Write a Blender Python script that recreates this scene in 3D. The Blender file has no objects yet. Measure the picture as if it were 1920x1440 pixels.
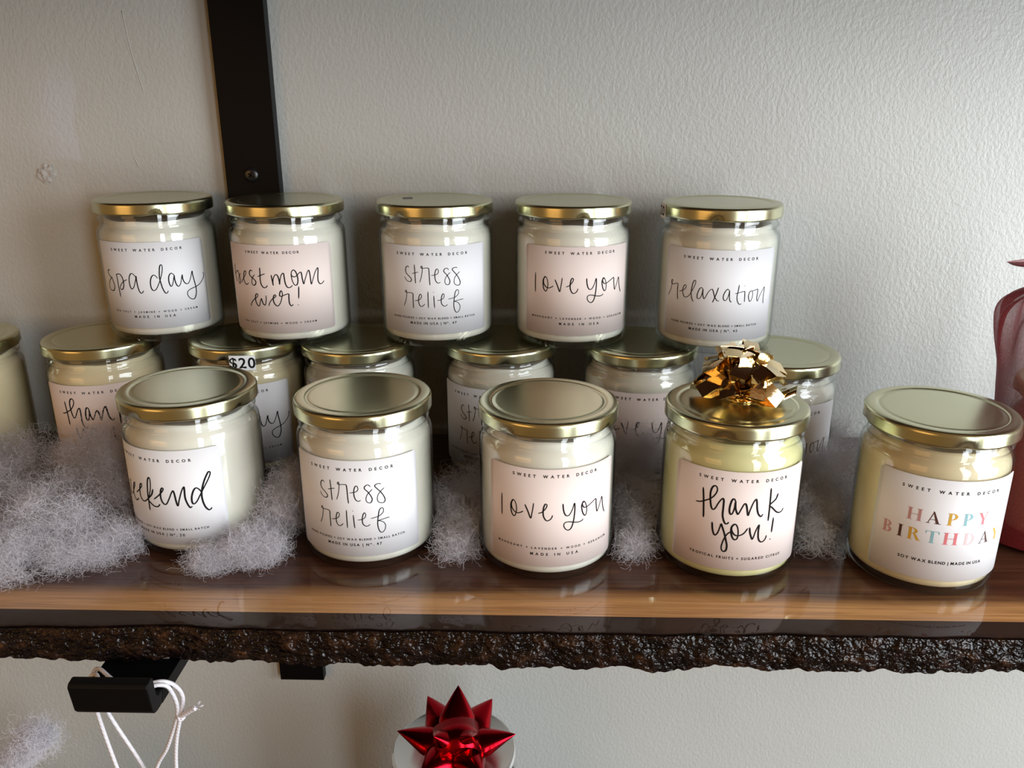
import bpy, bmesh, math, random
import numpy as np
from math import sin, cos, pi, radians, sqrt
from mathutils import Vector, Matrix, noise, Euler

scene = bpy.context.scene
COL = scene.collection

# ------------------------------------------------------------------ camera
cam_data = bpy.data.cameras.new('camera')
cam = bpy.data.objects.new('camera', cam_data)
COL.objects.link(cam)
cam_data.sensor_fit = 'HORIZONTAL'
cam_data.sensor_width = 36.0
cam_data.lens = 1588.1 / 1920 * 36.0
cam_data.clip_start = 0.02
cam.matrix_world = (Matrix.Translation((0, 0, 0.24297)) @ Matrix.Rotation(radians(1.44), 4, 'Z')
                    @ Matrix.Rotation(radians(90 - 19.0735), 4, 'X') @ Matrix.Rotation(radians(-0.092), 4, 'Z'))
scene.camera = cam

# ------------------------------------------------------------------ exposure and light
scene.view_settings.view_transform = 'Standard'
scene.view_settings.look = 'None'
scene.view_settings.gamma = 1.0
scene.view_settings.exposure = 0.12
scene.cycles.use_denoising = True
scene.cycles.caustics_reflective = False
scene.cycles.caustics_refractive = False
scene.cycles.max_bounces = 10
scene.cycles.diffuse_bounces = 5
scene.cycles.glossy_bounces = 5
scene.cycles.transparent_max_bounces = 48
scene.cycles.sample_clamp_indirect = 4.0

world = bpy.data.worlds.new('shop_interior_light')
scene.world = world
world.use_nodes = True
wn = world.node_tree.nodes
wn['Background'].inputs[0].default_value = (1.0, 0.57, 0.22, 1)
wn['Background'].inputs[1].default_value = 0.23


def window_light(name, az, dist, width, height, zc, power, color):
    """a window pane of the shop front (or a lamp in the room), turned towards the shelf"""
    L = bpy.data.lights.new(name, 'AREA')
    L.shape = 'RECTANGLE'
    L.size = width
    L.size_y = height
    L.energy = power
    L.color = color
    o = bpy.data.objects.new(name, L)
    a = radians(az)
    o.location = (0.05 + dist * sin(a), 0.45 - dist * cos(a), zc)
    d = Vector((0.05, 0.5, 0.05)) - o.location
    d.z = 0
    o.rotation_euler = d.to_track_quat('-Z', 'Y').to_euler()
    COL.objects.link(o)
    return o


window_light('window_daylight', 27, 2.2, 0.36, 2.0, 0.55, 17, (0.88, 0.95, 1.0))
window_light('window_daylight', 60, 1.55, 0.80, 1.6, 0.42, 41, (0.86, 0.94, 1.0))
window_light('warm_ceiling_lamp', -42, 2.3, 1.1, 0.9, 0.55, 5.0, (1.0, 0.52, 0.17))


# ------------------------------------------------------------------ materials
def new_mat(name):
    m = bpy.data.materials.new(name)
    m.use_nodes = True
    nt = m.node_tree
    return m, nt, nt.nodes['Principled BSDF']


def simple(name, color, rough=0.5, metal=0.0, spec=0.5, coat=0.0):
    m, nt, b = new_mat(name)
    b.inputs['Base Color'].default_value = (*color, 1)
    b.inputs['Roughness'].default_value = rough
    b.inputs['Metallic'].default_value = metal
    b.inputs['Specular IOR Level'].default_value = spec
    b.inputs['Coat Weight'].default_value = coat
    return m


def N(nt, typ, **kw):
    n = nt.nodes.new(typ)
    for k, v in kw.items():
        setattr(n, k, v)
    return n


def coords(nt, scale=(1, 1, 1)):
    tc = N(nt, 'ShaderNodeTexCoord')
    mp = N(nt, 'ShaderNodeMapping')
    mp.inputs['Scale'].default_value = scale
    nt.links.new(tc.outputs['Object'], mp.inputs['Vector'])
    return tc, mp


def add_bump(nt, b, height, strength, dist):
    bp = N(nt, 'ShaderNodeBump')
    bp.inputs['Strength'].default_value = strength
    bp.inputs['Distance'].default_value = dist
    nt.links.new(height, bp.inputs['Height'])
    nt.links.new(bp.outputs['Normal'], b.inputs['Normal'])
    return bp


def math_node(nt, op, a, b=None, clamp=False):
    n = N(nt, 'ShaderNodeMath', operation=op)
    n.use_clamp = clamp
    for i, v in enumerate((a, b)):
        if v is None:
            continue
        if isinstance(v, (int, float)):
            n.inputs[i].default_value = v
        else:
            nt.links.new(v, n.inputs[i])
    return n.outputs[0]


def ramp(nt, fac, stops):
    r = N(nt, 'ShaderNodeValToRGB')
    e = r.color_ramp.elements
    while len(e) < len(stops):
        e.new(0.5)
    for el, (p, c) in zip(e, stops):
        el.position = p
        el.color = (*c, 1)
    nt.links.new(fac, r.inputs[0])
    return r.outputs[0]


def mixc(nt, fac, a, b):
    n = N(nt, 'ShaderNodeMix', data_type='RGBA')
    for sock, v in ((n.inputs[0], fac), (n.inputs[6], a), (n.inputs[7], b)):
        if isinstance(v, (int, float)):
            sock.default_value = v
        elif isinstance(v, tuple):
            sock.default_value = (*v, 1)
        else:
            nt.links.new(v, sock)
    return n.outputs[2]


def wall_material():
    m, nt, b = new_mat('painted_orange_peel_wall')
    tc, mp = coords(nt, (1, 1, 0.72))
    n1 = N(nt, 'ShaderNodeTexNoise')
    n1.inputs['Scale'].default_value = 480
    n1.inputs['Detail'].default_value = 3
    n1.inputs['Roughness'].default_value = 0.55
    nt.links.new(mp.outputs[0], n1.inputs['Vector'])
    n2 = N(nt, 'ShaderNodeTexNoise')
    n2.inputs['Scale'].default_value = 7
    n2.inputs['Detail'].default_value = 3
    nt.links.new(tc.outputs['Object'], n2.inputs['Vector'])
    base = ramp(nt, n2.outputs['Fac'], [(0.3, (0.515, 0.52, 0.49)), (0.7, (0.55, 0.555, 0.525))])
    # a rectangle of lighter touch-up paint, with a slightly wavy brushed border
    sep = N(nt, 'ShaderNodeSeparateXYZ')
    nt.links.new(tc.outputs['Object'], sep.inputs[0])
    n3 = N(nt, 'ShaderNodeTexNoise')
    n3.inputs['Scale'].default_value = 28
    nt.links.new(tc.outputs['Object'], n3.inputs['Vector'])
    wob = math_node(nt, 'MULTIPLY', math_node(nt, 'SUBTRACT', n3.outputs['Fac'], 0.5), 0.016)
    xx = math_node(nt, 'ADD', sep.outputs['X'], wob)
    zz = math_node(nt, 'ADD', sep.outputs['Z'], wob)

    def edge(v, at, soft, sign):
        return math_node(nt, 'MULTIPLY', math_node(nt, 'SUBTRACT', v, at), sign / soft, clamp=True)
    k = math_node(nt, 'MULTIPLY', edge(xx, -0.3090, 0.0035, -1), edge(xx, -0.345, 0.02, 1))
    k = math_node(nt, 'MULTIPLY', k, edge(zz, 0.196, 0.004, 1))
    k = math_node(nt, 'MULTIPLY', k, edge(zz, 0.270, 0.03, -1))
    base2 = mixc(nt, math_node(nt, 'MULTIPLY', k, 0.75), base, (0.57, 0.58, 0.61))
    nt.links.new(base2, b.inputs['Base Color'])
    b.inputs['Roughness'].default_value = 0.38
    b.inputs['Specular IOR Level'].default_value = 0.6
    rr = ramp(nt, n1.outputs['Fac'], [(0.34, (0, 0, 0)), (0.66, (1, 1, 1))])
    add_bump(nt, b, rr, 0.27, 0.0006)
    return m


def board_material():
    m, nt, b = new_mat('glossy_walnut_board')
    tc, mp = coords(nt, (2.2, 60, 60))
    sep = N(nt, 'ShaderNodeSeparateXYZ')
    nt.links.new(tc.outputs['Object'], sep.inputs[0])
    g1 = N(nt, 'ShaderNodeTexNoise')
    g1.inputs['Scale'].default_value = 4.0
    g1.inputs['Detail'].default_value = 8
    g1.inputs['Roughness'].default_value = 0.65
    g1.inputs['Distortion'].default_value = 0.6
    nt.links.new(mp.outputs[0], g1.inputs['Vector'])
    mp2 = N(nt, 'ShaderNodeMapping')
    mp2.inputs['Scale'].default_value = (9, 420, 420)
    nt.links.new(tc.outputs['Object'], mp2.inputs['Vector'])
    g2 = N(nt, 'ShaderNodeTexNoise')
    g2.inputs['Scale'].default_value = 2.0
    g2.inputs['Detail'].default_value = 4
    nt.links.new(mp2.outputs[0], g2.inputs['Vector'])
    mp3 = N(nt, 'ShaderNodeMapping')
    mp3.inputs['Scale'].default_value = (3, 12, 1)
    nt.links.new(tc.outputs['Object'], mp3.inputs['Vector'])
    g3 = N(nt, 'ShaderNodeTexNoise')
    g3.inputs['Scale'].default_value = 2.5
    g3.inputs['Detail'].default_value = 2
    nt.links.new(mp3.outputs[0], g3.inputs['Vector'])
    dark = ramp(nt, g1.outputs['Fac'], [(0.32, (0.030, 0.011, 0.007)), (0.55, (0.072, 0.027, 0.014)), (0.75, (0.125, 0.052, 0.024))])
    tan = ramp(nt, g1.outputs['Fac'], [(0.30, (0.36, 0.165, 0.058)), (0.55, (0.56, 0.29, 0.110)), (0.75, (0.66, 0.37, 0.155))])
    # sapwood band along the front edge of the board; its border follows the grain
    w = math_node(nt, 'MULTIPLY', math_node(nt, 'SUBTRACT', g3.outputs['Fac'], 0.5), 0.020)
    w2 = math_node(nt, 'MULTIPLY', math_node(nt, 'SUBTRACT', g1.outputs['Fac'], 0.5), 0.022)
    yy = math_node(nt, 'ADD', math_node(nt, 'ADD', sep.outputs['Y'], w), w2)
    band = math_node(nt, 'MULTIPLY', math_node(nt, 'SUBTRACT', 0.3790, yy), 1 / 0.012, clamp=True)
    band = math_node(nt, 'POWER', band, 1.15)
    c = mixc(nt, band, dark, tan)
    fine = ramp(nt, g2.outputs['Fac'], [(0.30, (0.62, 0.60, 0.58)), (0.52, (1, 1, 1))])
    mul = N(nt, 'ShaderNodeMix', data_type='RGBA', blend_type='MULTIPLY')
    mul.inputs[0].default_value = 0.85
    nt.links.new(c, mul.inputs[6])
    nt.links.new(fine, mul.inputs[7])
    nt.links.new(mul.outputs[2], b.inputs['Base Color'])
    b.inputs['Roughness'].default_value = 0.34
    b.inputs['Coat Weight'].default_value = 1.0
    b.inputs['Specular IOR Level'].default_value = 0.15
    b.inputs['Coat Roughness'].default_value = 0.03
    b.inputs['Coat IOR'].default_value = 1.46
    return m


def bark_material():
    m, nt, b = new_mat('resin_coated_bark')
    tc, mp = coords(nt, (1, 1.3, 1.3))
    n1 = N(nt, 'ShaderNodeTexNoise')
    n1.inputs['Scale'].default_value = 110
    n1.inputs['Detail'].default_value = 3
    n1.inputs['Roughness'].default_value = 0.6
    nt.links.new(mp.outputs[0], n1.inputs['Vector'])
    n2 = N(nt, 'ShaderNodeTexNoise')
    n2.inputs['Scale'].default_value = 420
    n2.inputs['Detail'].default_value = 1
    nt.links.new(mp.outputs[0], n2.inputs['Vector'])
    c = ramp(nt, n1.outputs['Fac'], [(0.34, (0.003, 0.002, 0.002)), (0.54, (0.010, 0.005, 0.004)), (0.66, (0.030, 0.013, 0.007)), (0.8, (0.11, 0.045, 0.016))])
    zs = N(nt, 'ShaderNodeSeparateXYZ')
    nt.links.new(tc.outputs['Object'], zs.inputs[0])
    inner = math_node(nt, 'MULTIPLY', math_node(nt, 'ADD', zs.outputs['Z'], 0.0012), 1100, clamp=True)   # smooth inner bark on the top face
    c = mixc(nt, inner, c, (0.040, 0.025, 0.020))
    nt.links.new(c, b.inputs['Base Color'])
    b.inputs['Roughness'].default_value = 0.6
    b.inputs['Specular IOR Level'].default_value = 0.0
    b.inputs['Coat Weight'].default_value = 0.55
    b.inputs['Coat Roughness'].default_value = 0.02
    sep = N(nt, 'ShaderNodeSeparateXYZ')
    nt.links.new(tc.outputs['Object'], sep.inputs[0])
    h = math_node(nt, 'ADD', math_node(nt, 'MULTIPLY', n1.outputs['Fac'], 1.0), math_node(nt, 'MULTIPLY', n2.outputs['Fac'], 0.45))
    rough_zone = math_node(nt, 'MULTIPLY', math_node(nt, 'SUBTRACT', -0.0006, sep.outputs['Z']), 900, clamp=True)
    h = math_node(nt, 'MULTIPLY', h, rough_zone)
    bp = add_bump(nt, b, h, 1.0, 0.0035)
    nt.links.new(bp.outputs['Normal'], b.inputs['Coat Normal'])
    return m


def gold_material(name, color, rough):
    m, nt, b = new_mat(name)
    tc, mp = coords(nt, (1, 1, 1))
    n1 = N(nt, 'ShaderNodeTexNoise')
    n1.inputs['Scale'].default_value = 900
    n1.inputs['Detail'].default_value = 2
    nt.links.new(mp.outputs[0], n1.inputs['Vector'])
    n2 = N(nt, 'ShaderNodeTexNoise')
    n2.inputs['Scale'].default_value = 60
    n2.inputs['Detail'].default_value = 4
    nt.links.new(mp.outputs[0], n2.inputs['Vector'])
    b.inputs['Base Color'].default_value = (*color, 1)
    b.inputs['Metallic'].default_value = 1.0
    r = ramp(nt, n2.outputs['Fac'], [(0.3, (rough - 0.01,) * 3), (0.7, (rough + 0.025,) * 3)])
    nt.links.new(r, b.inputs['Roughness'])
    add_bump(nt, b, n1.outputs['Fac'], 0.03, 0.0002)
    return m


def glass_material():
    m = bpy.data.materials.new('clear_jar_glass')
    m.use_nodes = True
    nt = m.node_tree
    nt.nodes.clear()
    out = N(nt, 'ShaderNodeOutputMaterial')
    lw = N(nt, 'ShaderNodeLayerWeight')
    lw.inputs['Blend'].default_value = 0.5
    edge = math_node(nt, 'POWER', lw.outputs['Facing'], 4.0)
    tint = mixc(nt, edge, (0.985, 0.99, 0.986), (0.42, 0.49, 0.45))
    tr = N(nt, 'ShaderNodeBsdfTransparent')
    nt.links.new(tint, tr.inputs['Color'])
    gl = N(nt, 'ShaderNodeBsdfGlossy')
    gl.inputs['Roughness'].default_value = 0.0
    gl.inputs['Color'].default_value = (1, 1, 1, 1)
    fr = N(nt, 'ShaderNodeFresnel')
    fr.inputs['IOR'].default_value = 1.5
    # inner faces count as the same pane, so keep reflectance to the outward side's Fresnel curve
    geo = N(nt, 'ShaderNodeNewGeometry')
    f5 = math_node(nt, 'POWER', lw.outputs['Facing'], 5.0)
    refl = math_node(nt, 'ADD', math_node(nt, 'MULTIPLY', f5, 0.80), 0.055, clamp=True)
    mx = N(nt, 'ShaderNodeMixShader')
    nt.links.new(refl, mx.inputs[0])
    nt.links.new(tr.outputs[0], mx.inputs[1])
    nt.links.new(gl.outputs[0], mx.inputs[2])
    nt.links.new(mx.outputs[0], out.inputs['Surface'])
    return m


def wax_material(name, color):
    m, nt, b = new_mat(name)
    tc, mp = coords(nt, (1, 1, 1))
    n1 = N(nt, 'ShaderNodeTexNoise')
    n1.inputs['Scale'].default_value = 45
    n1.inputs['Detail'].default_value = 3
    nt.links.new(mp.outputs[0], n1.inputs['Vector'])
    d = tuple(c * 0.93 for c in color)
    nt.links.new(ramp(nt, n1.outputs['Fac'], [(0.35, d), (0.65, color)]), b.inputs['Base Color'])
    b.inputs['Roughness'].default_value = 0.45
    b.inputs['Subsurface Weight'].default_value = 0.23
    b.inputs['Subsurface Radius'].default_value = (0.006, 0.004, 0.002)
    b.inputs['Subsurface Scale'].default_value = 1.0
    return m


def foil_material(name, color, rough):
    m, nt, b = new_mat(name)
    tc, mp = coords(nt, (1, 1, 1))
    n1 = N(nt, 'ShaderNodeTexNoise')
    n1.inputs['Scale'].default_value = 500
    nt.links.new(mp.outputs[0], n1.inputs['Vector'])
    b.inputs['Base Color'].default_value = (*color, 1)
    b.inputs['Metallic'].default_value = 1.0
    b.inputs['Roughness'].default_value = rough
    add_bump(nt, b, n1.outputs['Fac'], 0.15, 0.0004)
    return m


def sheer_material(name, color, alpha):
    m, nt, b = new_mat(name)
    tc, mp = coords(nt, (1, 1, 1))
    w1 = N(nt, 'ShaderNodeTexNoise')
    w1.inputs['Scale'].default_value = 1100
    w1.inputs['Detail'].default_value = 4
    nt.links.new(mp.outputs[0], w1.inputs['Vector'])
    b.inputs['Base Color'].default_value = (*color, 1)
    b.inputs['Roughness'].default_value = 0.55
    b.inputs['Specular IOR Level'].default_value = 0.2
    lw = N(nt, 'ShaderNodeLayerWeight')
    lw.inputs['Blend'].default_value = 0.5
    a = math_node(nt, 'ADD', math_node(nt, 'MULTIPLY', lw.outputs['Facing'], 0.5), alpha, clamp=True)
    a = math_node(nt, 'ADD', a, math_node(nt, 'MULTIPLY', math_node(nt, 'SUBTRACT', w1.outputs['Fac'], 0.5), 0.35), clamp=True)
    nt.links.new(a, b.inputs['Alpha'])
    return m


def fiber_material():
    m = bpy.data.materials.new('white_polyester_fiber')
    m.use_nodes = True
    nt = m.node_tree
    nt.nodes.clear()
    out = N(nt, 'ShaderNodeOutputMaterial')
    d = N(nt, 'ShaderNodeBsdfDiffuse')
    d.inputs['Color'].default_value = (0.90, 0.88, 0.92, 1)
    t = N(nt, 'ShaderNodeBsdfTranslucent')
    t.inputs['Color'].default_value = (0.90, 0.88, 0.92, 1)
    mx = N(nt, 'ShaderNodeMixShader')
    mx.inputs[0].default_value = 0.4
    nt.links.new(d.outputs[0], mx.inputs[1])
    nt.links.new(t.outputs[0], mx.inputs[2])
    nt.links.new(mx.outputs[0], out.inputs['Surface'])
    return m


def cord_material():
    m, nt, b = new_mat('white_satin_cord')
    tc, mp = coords(nt, (1, 1, 1))
    w = N(nt, 'ShaderNodeTexWave')
    w.inputs['Scale'].default_value = 260
    w.inputs['Distortion'].default_value = 1.0
    w.bands_direction = 'DIAGONAL'
    nt.links.new(mp.outputs[0], w.inputs['Vector'])
    b.inputs['Base Color'].default_value = (0.70, 0.67, 0.70, 1)
    b.inputs['Roughness'].default_value = 0.35
    add_bump(nt, b, w.outputs['Fac'], 0.22, 0.0004)
    return m


M_WALL = wall_material()
M_BOARD = board_material()
M_BARK = bark_material()
M_GOLD = gold_material('satin_gold_tin', (0.565, 0.56, 0.375), 0.23)
M_SILVER = gold_material('polished_silver_tin', (0.80, 0.81, 0.81), 0.12)
M_GLASS = glass_material()
M_WAX = {'white': wax_material('ivory_soy_wax', (0.86, 0.82, 0.71)),
         'cream': wax_material('cream_soy_wax', (0.83, 0.71, 0.46)),
         'yellow': wax_material('pale_yellow_soy_wax', (0.80, 0.75, 0.38)),
         'rose': wax_material('rose_soy_wax', (0.70, 0.42, 0.36))}
M_LABEL = {'white': simple('white_label_paper', (0.80, 0.795, 0.815), 0.6),
           'pink': simple('blush_label_paper', (0.81, 0.69, 0.645), 0.6)}
M_INK = simple('black_ink', (0.010, 0.009, 0.010), 0.7, spec=0.1)
M_BLACK = simple('black_powder_coated_steel', (0.0022, 0.0022, 0.0025), 0.45, spec=0.16)
M_BLACKSCREW = simple('black_screw', (0.010, 0.010, 0.011), 0.25, spec=0.6)
M_PAD = simple('grey_felt_pad', (0.28, 0.27, 0.27), 0.9)
M_STICKER = simple('white_price_sticker', (0.83, 0.83, 0.84), 0.5)
M_GREYPATCH = simple('grey_patch', (0.16, 0.15, 0.15), 0.6)
M_GOLDFOIL = foil_material('gold_ribbon_foil', (0.84, 0.66, 0.37), 0.10)
M_REDFOIL = foil_material('red_ribbon_foil', (0.42, 0.004, 0.012), 0.20)
M_ORGANZA = sheer_material('burgundy_organza', (0.27, 0.030, 0.038), 0.48)
M_FIBER = fiber_material()
M_CORD = cord_material()
M_PLASTER = simple('bare_plaster', (0.52, 0.50, 0.47), 0.8)
M_FLOOR = simple('brown_floorboards', (0.16, 0.10, 0.06), 0.4)


# ------------------------------------------------------------------ object helpers
def mesh_obj(name, verts, faces, mat, parent=None, loc=(0, 0, 0), smooth=True, rot=None):
    me = bpy.data.meshes.new(name)
    me.from_pydata([tuple(v) for v in verts], [], faces)
    me.update()
    if smooth:
        me.polygons.foreach_set('use_smooth', [True] * len(me.polygons))
    mats = mat if isinstance(mat, (list, tuple)) else [mat]
    for mm in mats:
        me.materials.append(mm)
    o = bpy.data.objects.new(name, me)
    o.location = loc
    if rot:
        o.rotation_euler = rot
    if parent:
        o.parent = parent
    COL.objects.link(o)
    return o


def empty(name, loc, label, cat, group=None, rotz=0.0):
    o = bpy.data.objects.new(name, None)
    o.empty_display_size = 0.02
    o.location = loc
    o.rotation_euler = (0, 0, rotz)
    COL.objects.link(o)
    return tag(o, label, cat, group)


def tag(o, label, cat, group=None):
    o['label'] = label
    o['category'] = cat
    if group:
        o['group'] = group
    return o


def structure(o):
    o['kind'] = 'structure'
    return o


def add_edge_split(o, deg=35):
    """keep creases sharp: mark edges over the angle as sharp"""
    me = o.data
    bm = bmesh.new()
    bm.from_mesh(me)
    bm.normal_update()
    for e in bm.edges:
        if len(e.link_faces) == 2 and e.calc_face_angle(0) > radians(deg):
            e.smooth = False
    bm.to_mesh(me)
    bm.free()
    return o


def box_bm(bm, x0, x1, y0, y1, z0, z1):
    vs = [bm.verts.new((x, y, z)) for z in (z0, z1) for y in (y0, y1) for x in (x0, x1)]
    for f in ((0, 2, 3, 1), (4, 5, 7, 6), (0, 1, 5, 4), (2, 6, 7, 3), (0, 4, 6, 2), (1, 3, 7, 5)):
        bm.faces.new([vs[i] for i in f])


def box_obj(name, x0, x1, y0, y1, z0, z1, mat, parent=None, bevel=0.0):
    bm = bmesh.new()
    box_bm(bm, x0, x1, y0, y1, z0, z1)
    if bevel:
        bmesh.ops.bevel(bm, geom=bm.edges[:], offset=bevel, segments=3, affect='EDGES', profile=0.5)
    me = bpy.data.meshes.new(name)
    bm.to_mesh(me)
    bm.free()
    me.materials.append(mat)
    o = bpy.data.objects.new(name, me)
    if parent:
        o.parent = parent
    COL.objects.link(o)
    return o


def lathe(profile, seg=96, mod=None, closed=False):
    """revolve (r, z) points; r == 0 ends close to a point"""
    verts, faces, rings = [], [], []
    for (r, z) in profile:
        if r <= 1e-9:
            rings.append([len(verts)])
            verts.append((0, 0, z))
        else:
            ring = []
            for i in range(seg):
                a = 2 * pi * i / seg
                rr, zz = (r, z) if mod is None else mod(r, z, a)
                ring.append(len(verts))
                verts.append((rr * cos(a), rr * sin(a), zz))
            rings.append(ring)
    pairs = list(zip(rings[:-1], rings[1:]))
    if closed:
        pairs.append((rings[-1], rings[0]))
    for a, b in pairs:
        if len(a) == 1 and len(b) == 1:
            continue
        for i in range(seg):
            j = (i + 1) % seg
            if len(a) == 1:
                faces.append((a[0], b[j], b[i]))
            elif len(b) == 1:
                faces.append((a[i], a[j], b[0]))
            else:
                faces.append((a[i], a[j], b[j], b[i]))
    return verts, faces


def tube(points, radius, sides=10, closed_ends=True):
    """tube through 3-D points, parallel-transport frame; radius number or list"""
    pts = [Vector(p) for p in points]
    n = len(pts)
    rad = radius if isinstance(radius, (list, tuple)) else [radius] * n
    verts, faces = [], []
    t = (pts[1] - pts[0]).normalized()
    up = Vector((0, 0, 1)) if abs(t.z) < 0.9 else Vector((1, 0, 0))
    u = t.cross(up).normalized()
    for i in range(n):
        if i == 0:
            tt = pts[1] - pts[0]
        elif i == n - 1:
            tt = pts[-1] - pts[-2]
        else:
            tt = pts[i + 1] - pts[i - 1]
        tt.normalize()
        u = (u - tt * u.dot(tt)).normalized()
        w = tt.cross(u)
        for k in range(sides):
            a = 2 * pi * k / sides
            verts.append(pts[i] + (u * cos(a) + w * sin(a)) * rad[i])
    for i in range(n - 1):
        for k in range(sides):
            k2 = (k + 1) % sides
            faces.append((i * sides + k, i * sides + k2, (i + 1) * sides + k2, (i + 1) * sides + k))
    if closed_ends:
        faces.append(tuple(range(sides))[::-1])
        faces.append(tuple((n - 1) * sides + k for k in range(sides)))
    return verts, faces


def smooth_path(pts, per=8):
    """Catmull-Rom through points of any dimension"""
    P = [np.array(p, float) for p in pts]
    if len(P) < 3:
        return [P[0] + (P[-1] - P[0]) * i / per for i in range(per + 1)]
    out = []
    E = [2 * P[0] - P[1]] + P + [2 * P[-1] - P[-2]]
    for i in range(1, len(E) - 2):
        p0, p1, p2, p3 = E[i - 1:i + 3]
        for k in range(per):
            t = k / per
            out.append(0.5 * ((2 * p1) + (-p0 + p2) * t + (2 * p0 - 5 * p1 + 4 * p2 - p3) * t * t + (-p0 + 3 * p1 - 3 * p2 + p3) * t ** 3))
    out.append(P[-1])
    return out


# ------------------------------------------------------------------ the room
YW, YWALL, YF = 0.5866, 0.5951, 0.3554   # back edge of the shelf, wall face, front of the sawn board
wall = structure(box_obj('wall_back', -2.2, 2.6, YWALL, YWALL + 0.12, -1.1, 1.5, M_WALL))
floor_o = structure(box_obj('floor', -2.2, 2.6, -3.0, YWALL + 0.12, -1.16, -1.1, M_FLOOR))

# knocked-out plaster beside the touch-up paint
random.seed(4)
bm = bmesh.new()
bmesh.ops.create_icosphere(bm, subdivisions=4, radius=1.0)
for v in bm.verts:
    d = 1 + 0.55 * noise.noise(v.co * 2.1) + 0.25 * noise.noise(v.co * 5.0)
    v.co = Vector((v.co.x * 0.0062 * d, v.co.y * 0.0016 * d, v.co.z * 0.0058 * d))
me = bpy.data.meshes.new('plaster_chip')
bm.to_mesh(me)
bm.free()
me.materials.append(M_PLASTER)
chip = bpy.data.objects.new('plaster_chip', me)
chip.location = (-0.3375, YWALL, 0.1895)
chip.parent = wall
COL.objects.link(chip)
sv, sf = tube(smooth_path([(-0.2690, YWALL, 0.293), (-0.2672, YWALL, 0.272), (-0.2645, YWALL, 0.256), (-0.2620, YWALL, 0.243)], 6), 0.00028, 6)
mesh_obj('paint_scratch', sv, sf, M_PLASTER, wall)
sv, sf = tube(smooth_path([(-0.2750, YWALL, 0.2000), (-0.2735, YWALL, 0.1975), (-0.2725, YWALL, 0.1940)], 4), 0.0004, 6)
mesh_obj('paint_scratch', sv, sf, M_PLASTER, wall)

# ------------------------------------------------------------------ live-edge shelf
X0, X1 = -0.62, 0.66
shelf = empty('live_edge_shelf', (0, 0, 0), 'glossy walnut live-edge shelf with bark front carrying all the gold-lidded candles', 'shelf')
box_obj('board', X0, X1, YF, YW, -0.0225, 0.0, M_BOARD, shelf)


def bark_edge():
    prof = []                               # (y, z, roughness weight)
    for i in range(18):
        t = i / 17
        prof.append((YF - 0.0120 * t, -0.0006 * t * t, max(0.0, t - 0.55) * 0.35))
    for i in range(1, 34):
        t = i / 33
        prof.append((0.3434 - 0.0030 * sin(t * pi * 0.75), -0.0006 - 0.0180 * t, min(1.0, 0.15 + t * 3.2)))
    for i in range(1, 16):
        t = i / 15
        prof.append((0.3415 + 0.0139 * t, -0.0186 - 0.0039 * t ** 0.7, 1.0 - 0.75 * t))
    dx = 0.0007
    xs = np.concatenate([np.arange(X0, -0.34, 0.003), np.arange(-0.34, 0.34, dx), np.arange(0.34, X1 + 0.001, 0.003)])
    nv = len(prof)
    verts, faces = [], []
    for x in xs:
        lip = 0.0026 * noise.noise(Vector((x * 14, 3.1, 0))) + 0.0016 * noise.noise(Vector((x * 45, 7.7, 0)))
        low = 0.0034 * noise.noise(Vector((x * 9, 1.1, 5))) + 0.0018 * noise.noise(Vector((x * 38, 2.2, 5))) + 0.0018 * noise.noise(Vector((x * 120, 2.2, 9))) + 0.0009 * noise.noise(Vector((x * 330, 2.2, 9)))
        for k, (y, z, w) in enumerate(prof):
            p = Vector((x * 1.0, y * 1.4, z * 1.6))
            ridge = 1 - abs(noise.noise(Vector((x * 75, z * 170, 1.0)))) * 2
            n = (0.55 * noise.noise(p * 60) + 0.45 * noise.noise(p * 140) + 0.32 * noise.noise(p * 300) + 0.20 * noise.noise(p * 620)) + 0.30 * ridge
            block = noise.noise(Vector((x * 22, z * 30, 9.0)))
            d = w * (0.0017 * n + 0.0012 * block)
            yy = y - d - lip * min(1.0, max(0.0, (YF - y) / 0.0125)) * (1 if k < 52 else 0.5)
            zz = z + w * 0.0011 * noise.noise(p * 170 + Vector((5, 5, 5)))
            if k >= 20:
                zz -= low * min(1.0, (k - 20) / 24) * (1 if k < 52 else max(0, (len(prof) - 1 - k) / 15))
            verts.append((x, yy, zz))
    for i in range(len(xs) - 1):
        for k in range(nv - 1):
            a = i * nv + k
            faces.append((a, a + 1, a + nv + 1, a + nv))
    faces.append(tuple(range(nv))[::-1])
    faces.append(tuple((len(xs) - 1) * nv + k for k in range(nv)))
    o = mesh_obj('bark_edge', verts, faces, M_BARK, shelf)
    o['label'] = 'rough dark resin-coated bark'
    return o


bark_edge()

# ------------------------------------------------------------------ black wall bracket that carries the shelf
BX0, BX1 = -0.2097, -0.1731
brk = empty('shelf_bracket', (-0.1914, YWALL, -0.2245), 'black flat-steel bracket running up the wall and hooked under the live-edge shelf', 'bracket')


def at_bracket(o):
    o.parent = brk
    o.location = (0.1914, -YWALL, 0.2245)
    return o


at_bracket(box_obj('upright', BX0, BX1, YW + 0.0002, YWALL, -0.2245, 0.62, M_BLACK, None, 0.0006))
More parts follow.
